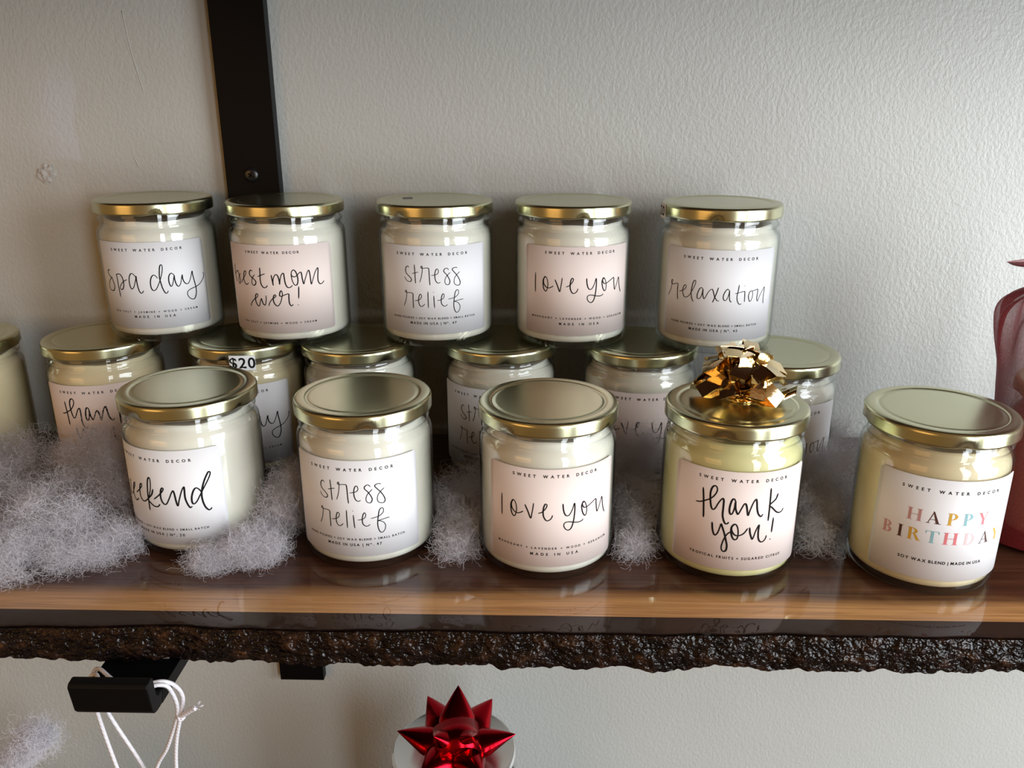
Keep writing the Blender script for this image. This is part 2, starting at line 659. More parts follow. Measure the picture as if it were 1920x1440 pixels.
# arm and lip are one bent bar: outline in y-z, extruded over the bar's width
outl = [(YW + 0.0002, -0.0226), (0.3212, -0.0226), (0.3200, -0.0216), (0.3192, -0.0112), (0.3175, -0.0100), (0.3135, -0.0106), (0.3122, -0.0122),
        (0.3142, -0.0262), (0.3158, -0.0284), (0.3185, -0.0293), (YW + 0.0002, -0.0293)]
outl_arm = [outl[0], (0.3260, -0.0226), (0.3240, -0.0293), outl[-1]]
outl_lip = [(0.3260, -0.0226), (0.3213, -0.0228), (0.3198, -0.0214)] + outl[3:10] + [(0.3240, -0.0293)]


def extrude_outline(name, pts, x0, x1, mat, bevel=0.0005):
    bm = bmesh.new()
    va = [bm.verts.new((x0, y, z)) for y, z in pts]
    vb = [bm.verts.new((x1, y, z)) for y, z in pts]
    n = len(pts)
    bm.faces.new(va)
    bm.faces.new(vb[::-1])
    for i in range(n):
        j = (i + 1) % n
        bm.faces.new((va[j], va[i], vb[i], vb[j]))
    bmesh.ops.recalc_face_normals(bm, faces=bm.faces[:])
    if bevel:
        es = [e for e in bm.edges if e.calc_face_angle(0) > 0.35]
        bmesh.ops.bevel(bm, geom=es, offset=bevel, segments=2, affect='EDGES', profile=0.5)
    me = bpy.data.meshes.new(name)
    bm.to_mesh(me)
    bm.free()
    me.materials.append(mat)
    o = bpy.data.objects.new(name, me)
    COL.objects.link(o)
    return o


at_bracket(extrude_outline('arm', outl_arm, BX0, BX1, M_BLACK, 0))
UP = 0.335                                 # the shelf above sits on the same upright
at_bracket(extrude_outline('arm', [(y, z + UP) for y, z in outl_arm], BX0, BX1, M_BLACK, 0))
at_bracket(extrude_outline('lip', [(y, z + UP) for y, z in outl_lip], BX0, BX1, M_BLACK))
at_bracket(extrude_outline('lip', outl_lip, BX0, BX1, M_BLACK))
screw = bpy.data.objects.new('screw', None)
v, f = lathe([(0, 0.0), (0.0050, 0.0), (0.0050, 0.0003), (0.0044, 0.0012), (0.0030, 0.0018), (0, 0.0020)], 32)
v = [(-0.1920 + a, YW - c + 0.0003, 0.1894 + b) for a, b, c in v]
COL.objects.unlink(screw) if screw.name in COL.objects else None
bpy.data.objects.remove(screw)
screw = at_bracket(mesh_obj('screw', v, f, M_BLACKSCREW))
for rot in (0.6, 0.6 + pi / 2):
    bm = bmesh.new()
    box_bm(bm, -0.0022, 0.0022, -0.0003, 0.0003, -0.0004, 0.0004)
    bmesh.ops.rotate(bm, verts=bm.verts[:], cent=(0, 0, 0), matrix=Matrix.Rotation(rot, 3, 'Y'))
    bmesh.ops.translate(bm, verts=bm.verts[:], vec=(-0.1920, YW - 0.0018, 0.1894))
    me = bpy.data.meshes.new('drive_slot')
    bm.to_mesh(me)
    bm.free()
    me.materials.append(M_BLACK)
    o = bpy.data.objects.new('drive_slot', me)
    o.parent = screw
    COL.objects.link(o)
at_bracket(box_obj('felt_pad', -0.2040, -0.1790, 0.3478, 0.3600, -0.0226, -0.0219, M_PAD, None, 0.0003))

# ------------------------------------------------------------------ candle jars
JH, JR, LR, LABR = 0.0891, 0.0367, 0.0370, 0.03682
SEG = 112
glass_prof = [(0, 0.0016), (0.0270, 0.0014), (0.0300, 0.0002), (0.0325, 0.0), (0.0345, 0.0008), (0.0359, 0.0026), (0.0366, 0.0052), (JR, 0.0080),
              (JR, 0.0300), (JR, 0.0670), (0.03655, 0.0690), (0.0361, 0.0705), (0.0353, 0.0717), (0.0344, 0.0724), (0.0340, 0.0732), (0.0340, 0.0744),
              (0.0344, 0.0752), (0.0351, 0.0760), (0.0353, 0.0768), (0.0350, 0.0777), (0.0342, 0.0786), (0.0338, 0.0798), (0.0338, 0.0868), (0.0330, 0.0873),
              (0.0318, 0.0872), (0.0312, 0.0862), (0.0312, 0.0745), (0.0322, 0.0725), (0.0343, 0.0700), (0.0352, 0.0675), (0.0356, 0.0655), (0.0356, 0.0300),
              (0.0356, 0.0078), (0.0351, 0.0056), (0.0340, 0.0046), (0, 0.0044)]
wax_prof = [(0, 0.0045), (0.0339, 0.0047), (0.0350, 0.0057), (0.03548, 0.0079), (0.0355, 0.0300), (0.03545, 0.0654), (0.0351, 0.0674), (0.0342, 0.0699), (0.0321, 0.0724), (0.03115, 0.0746), (0.03112, 0.0772), (0.0300, 0.0770), (0.0150, 0.0764), (0, 0.0764)]


def wax_mod(r, z, a):
    if z > 0.0750:
        z = z + 0.0005 * sin(2 * a + 0.7) * min(1, r / 0.03) + 0.0003 * sin(7 * a) * min(1, r / 0.03)
    return r, z


def lid_mod(r, z, a):
    if z < 0.0826:                               # lugs pressed into the lower edge of the skirt
        k = max(0.0, cos(4 * a + 0.6)) ** 10
        return r - 0.0005 * k, z + 0.0006 * k
    return r, z


lid_prof = [(0.0350, 0.0822), (0.0358, 0.0814), (0.0366, 0.0813), (0.0371, 0.0817), (0.0371, 0.0824), (LR, 0.0832), (LR, 0.0868), (0.03685, 0.0878), (0.0363, 0.0886),
            (0.0354, 0.0890), (0.0342, JH), (0.0318, JH), (0.0312, 0.08900), (0.0307, 0.08875), (0.0301, 0.08855), (0.0296, 0.08855), (0.0291, 0.08868),
            (0.0286, 0.08882), (0.0276, 0.08885), (0.0150, 0.08885), (0, 0.08885),
            (0, 0.0876), (0.0345, 0.0876), (0.0352, 0.0868), (0.0352, 0.0835)]


def mesh_data(name, vf, mat):
    me = bpy.data.meshes.new(name)
    me.from_pydata([tuple(p) for p in vf[0]], [], vf[1])
    me.materials.append(mat)
    me.polygons.foreach_set('use_smooth', [True] * len(me.polygons))
    bm = bmesh.new()
    bm.from_mesh(me)
    bmesh.ops.recalc_face_normals(bm, faces=bm.faces[:])
    bm.to_mesh(me)
    bm.free()
    me.update()
    return me


ME_GLASS = mesh_data('glass_jar', lathe(glass_prof, SEG), M_GLASS)
ME_LID = mesh_data('lid', lathe(lid_prof, 128, lid_mod, closed=True), M_GOLD)
ME_WAX = {k: mesh_data('wax', lathe(wax_prof, SEG, wax_mod), M_WAX[k]) for k in M_WAX}


def wrap(s, t, r):
    """label coordinates in mm (arc length from the label's middle, height) to the jar's surface; angle 0 faces -y"""
    a = s / 1000.0 / JR
    return (r * sin(a), -r * cos(a), t / 1000.0)


LW, LT0, LT1 = 75.2, 9.8, 65.0


def label_mesh():
    """sheet with rounded corners, wrapped round the glass, 0.1 mm thick"""
    rc, verts, faces = 2.4, [], []
    n = 72
    half = LW / 2
    cols = []
    ss = list(np.linspace(-half, half, n))
    extra = [half - rc + rc * sin(pi / 2 * k / 6) for k in range(1, 6)]
    ss = sorted(set(ss + extra + [-e for e in extra] + [half - rc, rc - half]))
    for r in (0.03670, LABR):
        for s in ss:
            d = abs(s) - (half - rc)
            cut = rc - sqrt(max(0.0, rc * rc - d * d)) if d > 0 else 0.0
            cut = min(cut, rc * 0.999)
            verts.append(wrap(s, LT0 + cut, r))
            verts.append(wrap(s, LT1 - cut, r))
    m = len(ss)
    for i in range(m - 1):
        a, b = 2 * i, 2 * i + 2
        o = 2 * m
        faces.append((o + a, o + b, o + b + 1, o + a + 1))
        faces.append((a + 1, b + 1, b, a))
        faces.append((a, b, o + b, o + a))
        faces.append((o + a + 1, o + b + 1, b + 1, a + 1))
    o = 2 * m
    faces.append((0, o, o + 1, 1))
    faces.append((o + 2 * m - 2, 2 * m - 2, 2 * m - 1, o + 2 * m - 1))
    return verts, faces


ME_LABEL = {k: mesh_data('label', label_mesh(), M_LABEL[k]) for k in M_LABEL}

# ---- lettering
GLYPHS = {}


def glyph(ch, bold):
    """outline of one character of the built-in font as a flat mesh, capital height 1"""
    key = (ch, bold)
    if key in GLYPHS:
        return GLYPHS[key]
    cu = bpy.data.curves.new('glyph', 'FONT')
    cu.body = ch
    cu.size = 1.0
    cu.offset = bold
    cu.resolution_u = 5
    ob = bpy.data.objects.new('glyph', cu)
    COL.objects.link(ob)
    bpy.context.view_layer.update()
    dg = bpy.context.evaluated_depsgraph_get()
    me = bpy.data.meshes.new_from_object(ob.evaluated_get(dg))
    v = [(p.co.x, p.co.y) for p in me.vertices]
    f = [tuple(p.vertices) for p in me.polygons]
    bpy.data.objects.remove(ob)
    bpy.data.meshes.remove(me)
    bpy.data.curves.remove(cu)
    if not v:
        v = [(0, 0)]
    GLYPHS[key] = (v, f)
    return GLYPHS[key]


capv, _ = glyph('H', 0.0)
CAPH = max(p[1] for p in capv)


def text_line(verts, faces, body, s_mid, t_mid, width, cap, bold=0.03, r=LABR + 0.00006):
    """letter-spaced line fitted to a width in mm"""
    k = cap / CAPH
    items, total = [], 0.0
    for ch in body:
        if ch == ' ':
            items.append(None)
            continue
        v, f = glyph(ch, bold)
        x0, x1 = min(p[0] for p in v), max(p[0] for p in v)
        items.append((v, f, x0, x1))
        total += (x1 - x0) * k
    units = 0.0
    for a, b in zip(items[:-1], items[1:]):
        units += 1.0 if (a is not None and b is not None) else 1.35
    gap = (width - total) / units
    s = s_mid - width / 2
    prev = None
    for i, it in enumerate(items):
        if i > 0:
            s += gap * (1.0 if (it is not None and prev is not None) else 1.35)
        if it is not None:
            v, f, x0, x1 = it
            base = len(verts)
            for (x, y) in v:
                verts.append(wrap(s + (x - x0) * k, t_mid - cap / 2 + y * k, r))
            faces.extend(tuple(base + q for q in p) for p in f)
            s += (x1 - x0) * k
        prev = it


def stroke_ribbons(strokes, width, r=LABR + 0.00008, verts=None, faces=None, ds=0.0):
    """hand-lettered pen strokes: thin ribbons lying on the label, round ends, a little pen pressure"""
    verts = [] if verts is None else verts
    faces = [] if faces is None else faces
    for st in strokes:
        path = smooth_path(st, 9 if len(st) > 3 else 6)
        n = len(path)
        base = len(verts)
        for i, p in enumerate(path):
            q = path[min(i + 1, n - 1)] - path[max(i - 1, 0)]
            L = max(1e-6, float(np.hypot(*q)))
            nx, ny = -q[1] / L, q[0] / L
            down = max(0.0, -q[1] / L)
            w = width * (0.48 + 0.18 * down)
            e = min(i, n - 1 - i)
            w *= min(1.0, 0.62 + 0.2 * e)
            verts.append(wrap(p[0] + nx * w + ds, p[1] + ny * w, r))
            verts.append(wrap(p[0] - nx * w + ds, p[1] - ny * w, r))
        for i in range(n - 1):
            a = base + 2 * i
            faces.append((a, a + 1, a + 3, a + 2))
        for end in (0, n - 1):                  # round caps
            p = path[end]
            c = len(verts)
            for k in range(8):
                an = 2 * pi * k / 8
                verts.append(wrap(p[0] + cos(an) * width * 0.36 + ds, p[1] + sin(an) * width * 0.36, r))
            faces.append(tuple(c + k for k in range(8)))
    return verts, faces


SCRIPT_RAW = {
    'spa_day': '''-27.26,46.39 -28.14,46.8 -29.33,46.1 -29.6,44.69 -28.15,42.71 -26.28,41.86 -24.93,38.34 -24.64,36.2 -25.7,33.91 -27.49,33.25 -29.76,33.82 -30.5,35.9 -29.62,38.63 -27.92,40.8 -26.09,42.01|-21.35,44.72 -20.99,41.75 -20.91,36.59 -20.39,30.13|-21.5,44.06 -20.05,44.83 -18.14,44.63 -16.88,42.93 -16.31,40.39 -16.43,37.81 -17.17,35.82 -18.43,34.86 -19.47,35.2 -19.49,36.5 -18.29,38.32 -16.35,40.18 -13.61,41.53|-7.17,43.31 -8.63,45.2 -9.91,45.59 -11.12,44.28 -11.88,41.91 -11.98,38.48 -11.43,36.14 -10.48,35.74 -9.2,37.28 -7.72,41.17 -6.95,43.95 -7,41.6 -6.77,37.32 -6.14,34.32 -5.27,33.03 -4.37,33.37 -3.45,34.53|5.92,42.33 4.75,43.98 3.54,44.38 2.24,42.95 1.4,40.21 1.34,36.78 2.16,34.8 3.33,34.62 4.7,35.97 6.54,39.5 7.95,42.83 9.09,46.59 9.51,49.54 8.95,50.72 8.03,49.64 7.41,46.29 7.11,42.46 7.46,39.01 8.17,35.29 9.23,32.74 10.18,32.39 11.22,33.72|15.96,43.28 15.08,44.33 14.14,44.85 13.02,43.89 12.36,41.81 12.35,38.59 13.1,36.56 13.97,37.12 14.89,39.61 15.82,43.17 15.85,40.8 16.45,37.48 17.5,36.05 18.52,36.57 19.49,38.61 20.69,43 20.81,40.6 21.56,38.11 23.14,36.87 24.58,37.65 26.13,40.68 27.44,44.48 27.68,41.74 28.43,36.8 28.9,33.19 28.57,29.72 27.3,26.84 25.6,26.39 23.73,27.69 22.67,29.84 23.05,31.76 25.13,33.18 28.53,34.01 31.73,35.33 34.53,37.9 35.88,40.3 35.7,42.45''',
    'best_mom': '''-32.15,51.39 -32.79,47.39 -32.57,43.51 -31.72,40.04|-32.98,44.62 -30.7,46.74 -28.83,47.3 -28.13,45.76 -27.29,43.55 -26.86,41.27 -27.77,39.49 -28.65,39.83 -29.04,41.72 -27.91,44.24 -26.05,46.06|-25.58,40.48 -24.01,42.45 -21.34,45.5 -20.16,47.56 -20.79,48.26 -21.93,47.36 -22.75,44.94 -22.78,42.22 -21.6,40.23 -20.22,39.81 -18.8,40.83|-14.82,48.84 -15.99,49.2 -17.05,48.07 -17.13,46.33 -15.82,44.92 -13.83,43.55 -12.76,42.09 -13.27,40.51 -14.63,39.81 -15.74,40.68 -15.78,42.61 -14.86,44.81 -13.37,46.47|-9.06,51.14 -9.15,48.08 -9.41,43.86 -9.02,40.8 -7.93,39.12 -6.73,38.72 -5.56,39.42 -4.95,40.21|-10.95,45.6 -8.59,46.58 -6.09,47.54|-1.94,46.81 -1.62,44.13 -1.13,40.38 -1.15,42.99 -0.55,45.29 0.35,46.82 1.32,47.13 2.16,46.05 2.68,43.56 2.83,41.06 3.26,43.74 4.05,46.41 5.11,47.91 5.74,47.51 5.95,44.83 6.23,41.75 6.97,39.61 8,38.8 9.32,39.12 10.32,40.11|10.52,45.97 10.33,48.09 11.5,49.74 12.88,48.7 13.76,45.96 13.95,42.87 13.32,40.6 12.35,40.09 11.48,40.73 10.57,43.09 10.21,45.8 10.33,48.09 11.12,49.57|10.52,45.97 11.87,45.4 13.39,45.98 15.01,47.59 15.98,48.08 16.45,46.89 16.73,43.41 17.37,40.57 18.2,42.88 19.91,47.33 21,48.76 21.59,46.38 22.06,40.06 23.28,42.7 25.08,47.13 26.84,49.6 27.2,48.4 26.75,44.58 26.7,41.48 27.61,39.59 28.68,39.31 29.84,39.84 30.84,40.86|-18.64,26.29 -17.52,28.59 -15.45,30.78 -13.1,32.36 -12.24,33.8 -12.83,34.61 -13.88,33.66 -14.35,31.08 -13.83,28.39 -12.6,26.93 -11.66,27.2 -11.09,29.01 -10.04,31.63 -9.54,30.29 -8.89,28.38 -7.9,27.66 -7.15,28.87 -6.69,31.23 -6.51,33.77|-5.24,27.39 -4.44,29.38 -2.83,31.56 -0.97,32.76 -0.11,33.74 -0.81,34.43 -1.69,33.33 -2.03,31 -1.35,28.67 0.07,27.39 1.26,27.9 2.59,30.03 3.49,32.94 3.92,35.26 3.4,37.01 2.48,35.86 2.19,33.93 3.08,33.41 4.25,33.89 6.17,34.61 7.66,34.75 7.61,32.03 7.72,28.91 8.51,27.3 9.26,27.46 9.86,28.01|14.06,39.19 13.8,35.14 13.51,31.66|12.95,27.56 13.02,27.4''',
    'stress_relief': '''-14.44,51.61 -15.14,52.35 -16.24,51.74 -16.84,50.03 -16.35,47.91 -14.44,46.12 -13.08,44.62 -13.08,43.49 -14.25,42.7 -16.26,43.44 -17.68,45.56|-10.73,53.53 -10.51,49.35 -10.41,44.9 -10.32,42|-12.3,47.91 -10.35,48.49 -8.39,49.02|-7.53,42.76 -6.49,45.93 -5.79,49.58 -5.68,52.25 -6.07,52.78 -6.48,51.93 -5.65,51.45 -3.5,51.66 -1.85,51.47 -1.55,48.61 -1.43,44.16 -1.22,41.04|-0.17,47.03 1.56,47.39 3.2,47.84 4.16,49.16 3.78,50.84 2.99,50.94 2.15,49.17 1.88,46.06 2.52,43.38 3.86,42.26 5.09,42.81|10.41,50.33 9.55,51.3 8.36,51.17 7.43,50.13 7.64,49.01 9.13,47.34 10.58,44.75 11.07,42.9 10.39,41.28 9.38,41.06 8.22,41.83 7.93,43.64 8.65,45.82 9.92,47.27 11.31,48.68|15.95,51.21 14.75,51.54 13.12,51.11 12.79,50.18 13.61,49.05 15.51,46.75 17.02,44.24 17.72,41.85 17.03,40.41 15.58,40.32 14.2,41.13 13.68,42.79 14.21,45.17 15.74,47.16 17.46,48.63|-19.03,27.15 -17.54,30.58 -16.71,34.48 -16.67,36.54 -17.27,37.07 -17.54,36.08 -16.48,35.68 -13.87,35.72 -12.42,35.26 -12.39,32.76 -12.36,29.11 -12.31,26.22|-11.1,30.83 -9.18,31.32 -7.52,32.27 -6.72,33.97 -7.29,35.26 -8.01,34.7 -8.63,32.55 -8.7,29.8 -7.85,27.88 -6.53,27.52 -4.89,28.96|-2.67,36.89 -2.73,32.35 -2.69,26.65|0.85,34.27 0.97,30.27 1.2,26.76|0.68,36.75 0.75,36.62|3.12,31.39 5.04,31.71 6.7,32.68 7.27,34.23 6.86,35.53 6.02,34.76 5.38,32.06 5.5,29.32 6.63,27.9 7.82,27.68 9.2,28.52|9.87,31.97 12.72,32.53 14.8,33.34 16.33,34.89 16.5,36.67 15.64,37.51 14.34,36.14 13.62,32.62 13.15,29.04 13.38,25.79 14.29,23.57 15.51,23.21 16.84,24.71 17.18,27.17 16.23,28.97 14.63,29.95 13.21,30.18 14.24,30.47 16.74,30.93 19.5,31.25''',
    'love_you': '''-28.86,47.89 -28.9,41.73 -28.83,35.87|-21.82,46.07 -22.94,44.24 -23.14,41.63 -22.56,38.53 -21.34,37.08 -20.39,38.16 -19.78,41.1 -20.06,43.82 -21,45.9 -22.06,46 -22.79,44.05 -22.55,41.79 -21.1,39.85 -19.22,39.28 -17.39,40.01 -16.27,40.79|-15.18,44.82 -13.64,41.39 -12.12,37.58 -11.49,40.31 -10.96,43.61 -10.69,46.07|-8.13,40.66 -6.27,41.48 -4.44,43.63 -3.84,45.48 -4.67,46.05 -5.4,44.51 -5.78,41.74 -5.5,38.98 -4.36,36.94 -3.12,36.73 -1.68,37.89 -0.96,39.64|4.24,45.87 4.51,42.86 5.19,40.26 6.29,38.97 7.81,39.46 9.29,42.24 10.33,45.52 10.63,42.47 10.3,37.43 9.5,33.37 8.43,31.21 6.9,30.73 5.35,32.1 4.89,34.02 5.72,35.23 7.68,35.39 10.37,34.71 13.16,34.38 14.83,34.84 15.45,35.48|15.98,45.49 14.79,44.39 14.45,42.61 15.19,39.19 16.48,37.32 17.37,38.16 17.64,40.89 16.88,43.88 15.73,45.55 14.79,44.39 15.84,42.05 18.11,42.16 21.01,43.65 23.55,44.7 23.86,41.8 24.68,37.29 25.99,39.18 27.17,42.04 28.29,44.35 29.04,39.93 29.98,36.72 30.87,34.83''',
    'relaxation': '''-34.62,33.98 -32.66,37.75 -31.73,41.28 -31.14,43.48 -31.68,44.13 -32.33,43.05 -31.95,41.66 -30.54,41.42 -26.99,42.46 -26.89,39.24 -26.69,35.52 -26.31,32.74|-25.32,37.84 -23.15,38.82 -21.34,40.14 -20.64,41.9 -21.52,42.51 -22.39,41.43 -22.93,39.07 -22.5,36.65 -21.43,35.07 -19.82,35.2 -18.33,36.45 -16.4,40.01 -14.94,43.47 -14.67,45.54 -15.35,46.07 -16.3,44.53 -16.92,41.18 -17.11,37.86 -16.44,34.64 -15.46,33.03|-9.83,40.94 -10.71,42 -11.89,41.35 -12.93,38.78 -13.25,36.28 -12.67,35.11 -11.46,35.45 -10.41,37.82 -9.93,41.14 -9.81,37.88 -9.04,35.49 -8.29,36.17 -6.57,39.79 -4.74,41.55 -3.87,40.38 -2.85,37.18 -1.31,34.8 -0.12,34.64|-0.93,42.68 -1.84,39.27 -2.79,36.36 -3.75,33.56|5.69,40.67 4.6,41.88 3.32,40.65 2.34,38.19 2.3,36.15 3.19,34.86 4.32,35.57 5.29,38.23 5.67,40.87 5.8,37.82 6.12,35.37 6.83,34.14 7.34,34.22|11.25,44.34 10.93,40.99 10.43,37.34 10.89,34.47 11.88,32.79 12.76,32.43 13.5,32.8|9.16,39.09 11.27,39.56 13.76,40.15 15.06,40.2 15.32,37.53 15.46,33.84|14.81,43.7 14.91,43.58|19.61,40.49 18.32,39.37 17.87,36.95 18.6,34.43 19.37,33.88 20.4,35.51 20.82,38.34 20.15,40.04 20.61,40.2 22.58,40.54 24.39,40.76 24.25,37.58 24.18,35.12 25.02,33.58 26.32,36.51 28.26,39.56 29.96,41.59 29.91,37.69 29.76,34.4 30.08,31.45''',
    'thank_you': '''-20.8,53.75 -20.18,47.9 -19.77,42.04 -19.52,37.57|-24.08,45.32 -21.91,45.69 -19.37,46.98 -16.53,48.87 -14.64,51.12 -13.6,53.6 -13.74,55.38 -14.7,56.26 -15.99,55.34 -16.81,52.44 -16.7,48.37 -15.98,44.43 -15.05,43.04 -13.88,43.99 -12.32,47.51 -10.7,49.94 -10.01,48.83 -9.98,44.28 -9.97,40.62 -9.13,37.53 -8.22,36.15 -7.24,36.42 -6.82,37.17|-4.05,48.66 -4.98,50.38 -5.93,49.83 -6.69,47.03 -6.91,43.81 -6.27,41.83 -5.32,42.4 -4.58,45.43 -4.37,48.63 -3.95,45.03 -2.93,42.37 -2.34,42.41 -1.34,44.75 -0.17,47.52 0.58,48.12 1.32,46.64 2.38,41.63 3.16,44.36 4.43,48.41 5.7,50.48 6.28,48.77 6.77,45.11 7.56,42.32 8.8,40.74 9.45,40.86 10.03,41.71|13.31,55.69 13.46,50.26 13.53,43.42 13.45,37.79|17.84,52.08 16.76,49.22 13.43,46.41 15.06,44.76 17.94,41.89 19.93,41.1 21.59,41.46 22.45,42.84|-14.83,35.79 -14.44,32.3 -13.6,29.46 -12.73,28.95 -11.63,30.58 -10.84,33.53 -10.32,35.71 -9.67,34.2 -8.39,30.69 -7.27,26.65 -6.65,23.92 -6.85,21.3 -7.98,20.28 -9.07,21.19 -9.25,23.52 -8.34,27.43 -6.96,30.43 -5.28,32.03|-3.84,36.43 -5.09,34.6 -5.13,31.58 -4.21,28.65 -2.91,27.59 -1.8,28.83 -1.65,31.86 -2.32,35.06 -3.64,36.44 -5.09,34.6 -4.69,32.09 -2.92,30.15 -0.51,30.29 1.41,31.73 2.84,34.18|3.84,34.62 4.34,31.45 5.47,28.38 6.09,28.57 7.2,32.68 8.63,35.89 8.57,32.09 8.95,28.33 10.04,26.33 11.67,26.11 12.92,27.55 13.36,29.21|16.53,38.74 16.37,34.6 16.23,30.77|15.79,26.83 15.91,26.67''',
    'weekend': '''-21.2,33.65 -18.59,36.88 -15.67,41 -15.31,42.67 -16.58,41.81 -18.43,37.83 -18.56,34.19 -16.79,32.12 -14.91,32.41 -13.41,33.92|-14.56,37.13 -10.92,40 -8.54,42.62 -8.58,43.84 -9.87,42.94 -10.95,39.33 -10.94,35.78 -9.42,33.75 -7.54,33.8 -6.16,34.8 -4.43,36.51 -2.57,40.84 -1.69,44.94 -1.54,48.01 -2.15,48.78 -3.19,47.29 -3.98,43.64 -4.64,38.23 -4.68,33.8 -4.77,29.1|-0.52,42.07 -1.93,38.76 -4.89,35.52 -3.38,33.62 -1.11,32.04 0.82,32.04 1.86,32.72 2.55,33.6|-0.62,36.33 2.36,38.74 4.98,41.42 5.86,43.02 5.29,43.54 4.36,42.24 3.69,38.67 4.11,35.63 5.39,33.98 6.73,34.44 8.37,37.25 10.08,40.81 11.05,42.13 11.61,40.38 12.02,35.99 12.65,33.25 13.64,36.4 15.45,41.58 16.92,44.23 17.06,42.35 16.91,37.98 17.61,34.4 18.66,32.09 19.21,31.94 19.83,32.41|25.72,39.44 24.5,41.86 22.95,42.99 21.46,41.45 20.31,38.09 20.14,35.02 20.94,33.82 22.59,35.13 24.7,38.75 26.8,42.31 29.61,46.96 30.88,49.72 30.82,50.95 29.86,50.82 27.71,46.94 26.07,42.45 25.36,38.63 25.55,34.62 26.47,31.1 27.96,29.08 28.93,29.21 29.59,29.95''',
}
SCRIPT = {k: [[tuple(float(c) for c in p.split(',')) for p in line.split()] for line in v.split('|')] for k, v in SCRIPT_RAW.items()}
# the w that starts the word, on the side turned away
SCRIPT['weekend'].insert(0, [(-33.5, 42.5), (-32.8, 38.0), (-31.5, 33.8), (-29.5, 33.2), (-27.9, 37.0), (-27.0, 41.0), (-26.4, 36.0), (-25.0, 32.8), (-23.2, 34.5), (-22.0, 39.0), (-21.4, 42.5), (-20.9, 42.0)])


def serif_letter(ch):
    """high-contrast roman capital in a 1-high cell: list of closed polygons"""
    T, h, sf = 0.205, 0.045, 0.085           # thick stem, hairline, serif reach
    P = []

    def rect(x0, y0, x1, y1):
        P.append([(x0, y0), (x1, y0), (x1, y1), (x0, y1)])

    def stem(x, w=T, y0=0.0, y1=1.0, top=True, bot=True):
        rect(x, y0, x + w, y1)
        if bot:
            rect(x - sf, y0, x + w + sf, y0 + h)
        if top:
            rect(x - sf, y1 - h, x + w + sf, y1)

    def quad(a, b, c, d):
        P.append([a, b, c, d])

    def bowl(x, y0, y1, rx, thick):
        n = 18
        cy, ry = (y0 + y1) / 2, (y1 - y0) / 2
        for k in range(n):
            a0, a1 = -pi / 2 + pi * k / n, -pi / 2 + pi * (k + 1) / n
            q = []
            for a, inner in ((a0, False), (a1, False), (a1, True), (a0, True)):
                rrx = rx - (thick if inner else 0)
                rry = ry - (h if inner else 0)
                q.append((x + max(0.0, rrx) * cos(a), cy + rry * sin(a)))
            P.append(q)
    if ch == 'H':
        stem(0.09), stem(0.76), rect(0.29, 0.48, 0.76, 0.48 + h)
    elif ch == 'I':
        stem(0.09)
    elif ch == 'A':
        quad((0.10, 0), (0.155, 0), (0.50, 0.93), (0.46, 1.0))
        quad((0.40, 1.0), (0.50, 1.0), (0.92, 0), (0.69, 0))
        rect(0.22, 0.30, 0.74, 0.30 + h), rect(0.0, 0, 0.26, h), rect(0.58, 0, 1.03, h)
    elif ch == 'P':
        stem(0.09), bowl(0.29, 0.44, 1.0, 0.43, 0.20)
    elif ch == 'R':
        stem(0.09), bowl(0.29, 0.48, 1.0, 0.41, 0.20)
        quad((0.42, 0.50), (0.60, 0.50), (0.90, 0.0), (0.68, 0.0)), rect(0.66, 0, 0.98, h)
    elif ch == 'B':
        stem(0.09), bowl(0.29, 0.50, 1.0, 0.37, 0.19), bowl(0.29, 0.0, 0.54, 0.43, 0.20)
    elif ch == 'D':
        stem(0.09), bowl(0.29, 0.0, 1.0, 0.58, 0.20)
    elif ch == 'T':
        stem(0.37, top=False), rect(0.0, 1 - h, 0.94, 1)
        quad((0.0, 0.76), (0.03, 0.76), (0.10, 1.0), (0.0, 1.0)), quad((0.91, 0.76), (0.94, 0.76), (0.94, 1.0), (0.84, 1.0))
    elif ch == 'Y':
        quad((0.04, 1.0), (0.28, 1.0), (0.57, 0.44), (0.37, 0.44))
        quad((0.78, 1.0), (0.835, 1.0), (0.57, 0.44), (0.52, 0.44))
        rect(0.37, 0, 0.57, 0.46), rect(0.28, 0, 0.66, h), rect(-0.02, 1 - h, 0.38, 1), rect(0.66, 1 - h, 0.95, 1)
    return P


BDAY_COL = {'rose': simple('rose_print', (0.56, 0.29, 0.29), 0.5), 'brown': simple('brown_print', (0.085, 0.030, 0.022), 0.5),
            'mustard': simple('mustard_print', (0.62, 0.36, 0.04), 0.5), 'teal': simple('teal_print', (0.25, 0.47, 0.51), 0.5),
            'coral': simple('coral_print', (0.68, 0.17, 0.19), 0.5), 'blush': simple('blush_print', (0.72, 0.52, 0.53), 0.5)}
BDAY = [('H', -17.27, 44.5, 'rose'), ('A', -8.5, 44.5, 'brown'), ('P', -0.2, 44.5, 'mustard'), ('P', 7.3, 44.5, 'teal'), ('Y', 15.6, 44.5, 'coral'),
        ('B', -29.2, 33.8, 'rose'), ('I', -22.7, 33.8, 'brown'), ('R', -16.0, 33.8, 'mustard'), ('T', -8.0, 33.8, 'teal'), ('H', 0.5, 33.8, 'coral'),
        ('D', 9.7, 33.8, 'blush'), ('A', 18.6, 33.8, 'brown'), ('Y', 27.0, 33.8, 'mustard')]


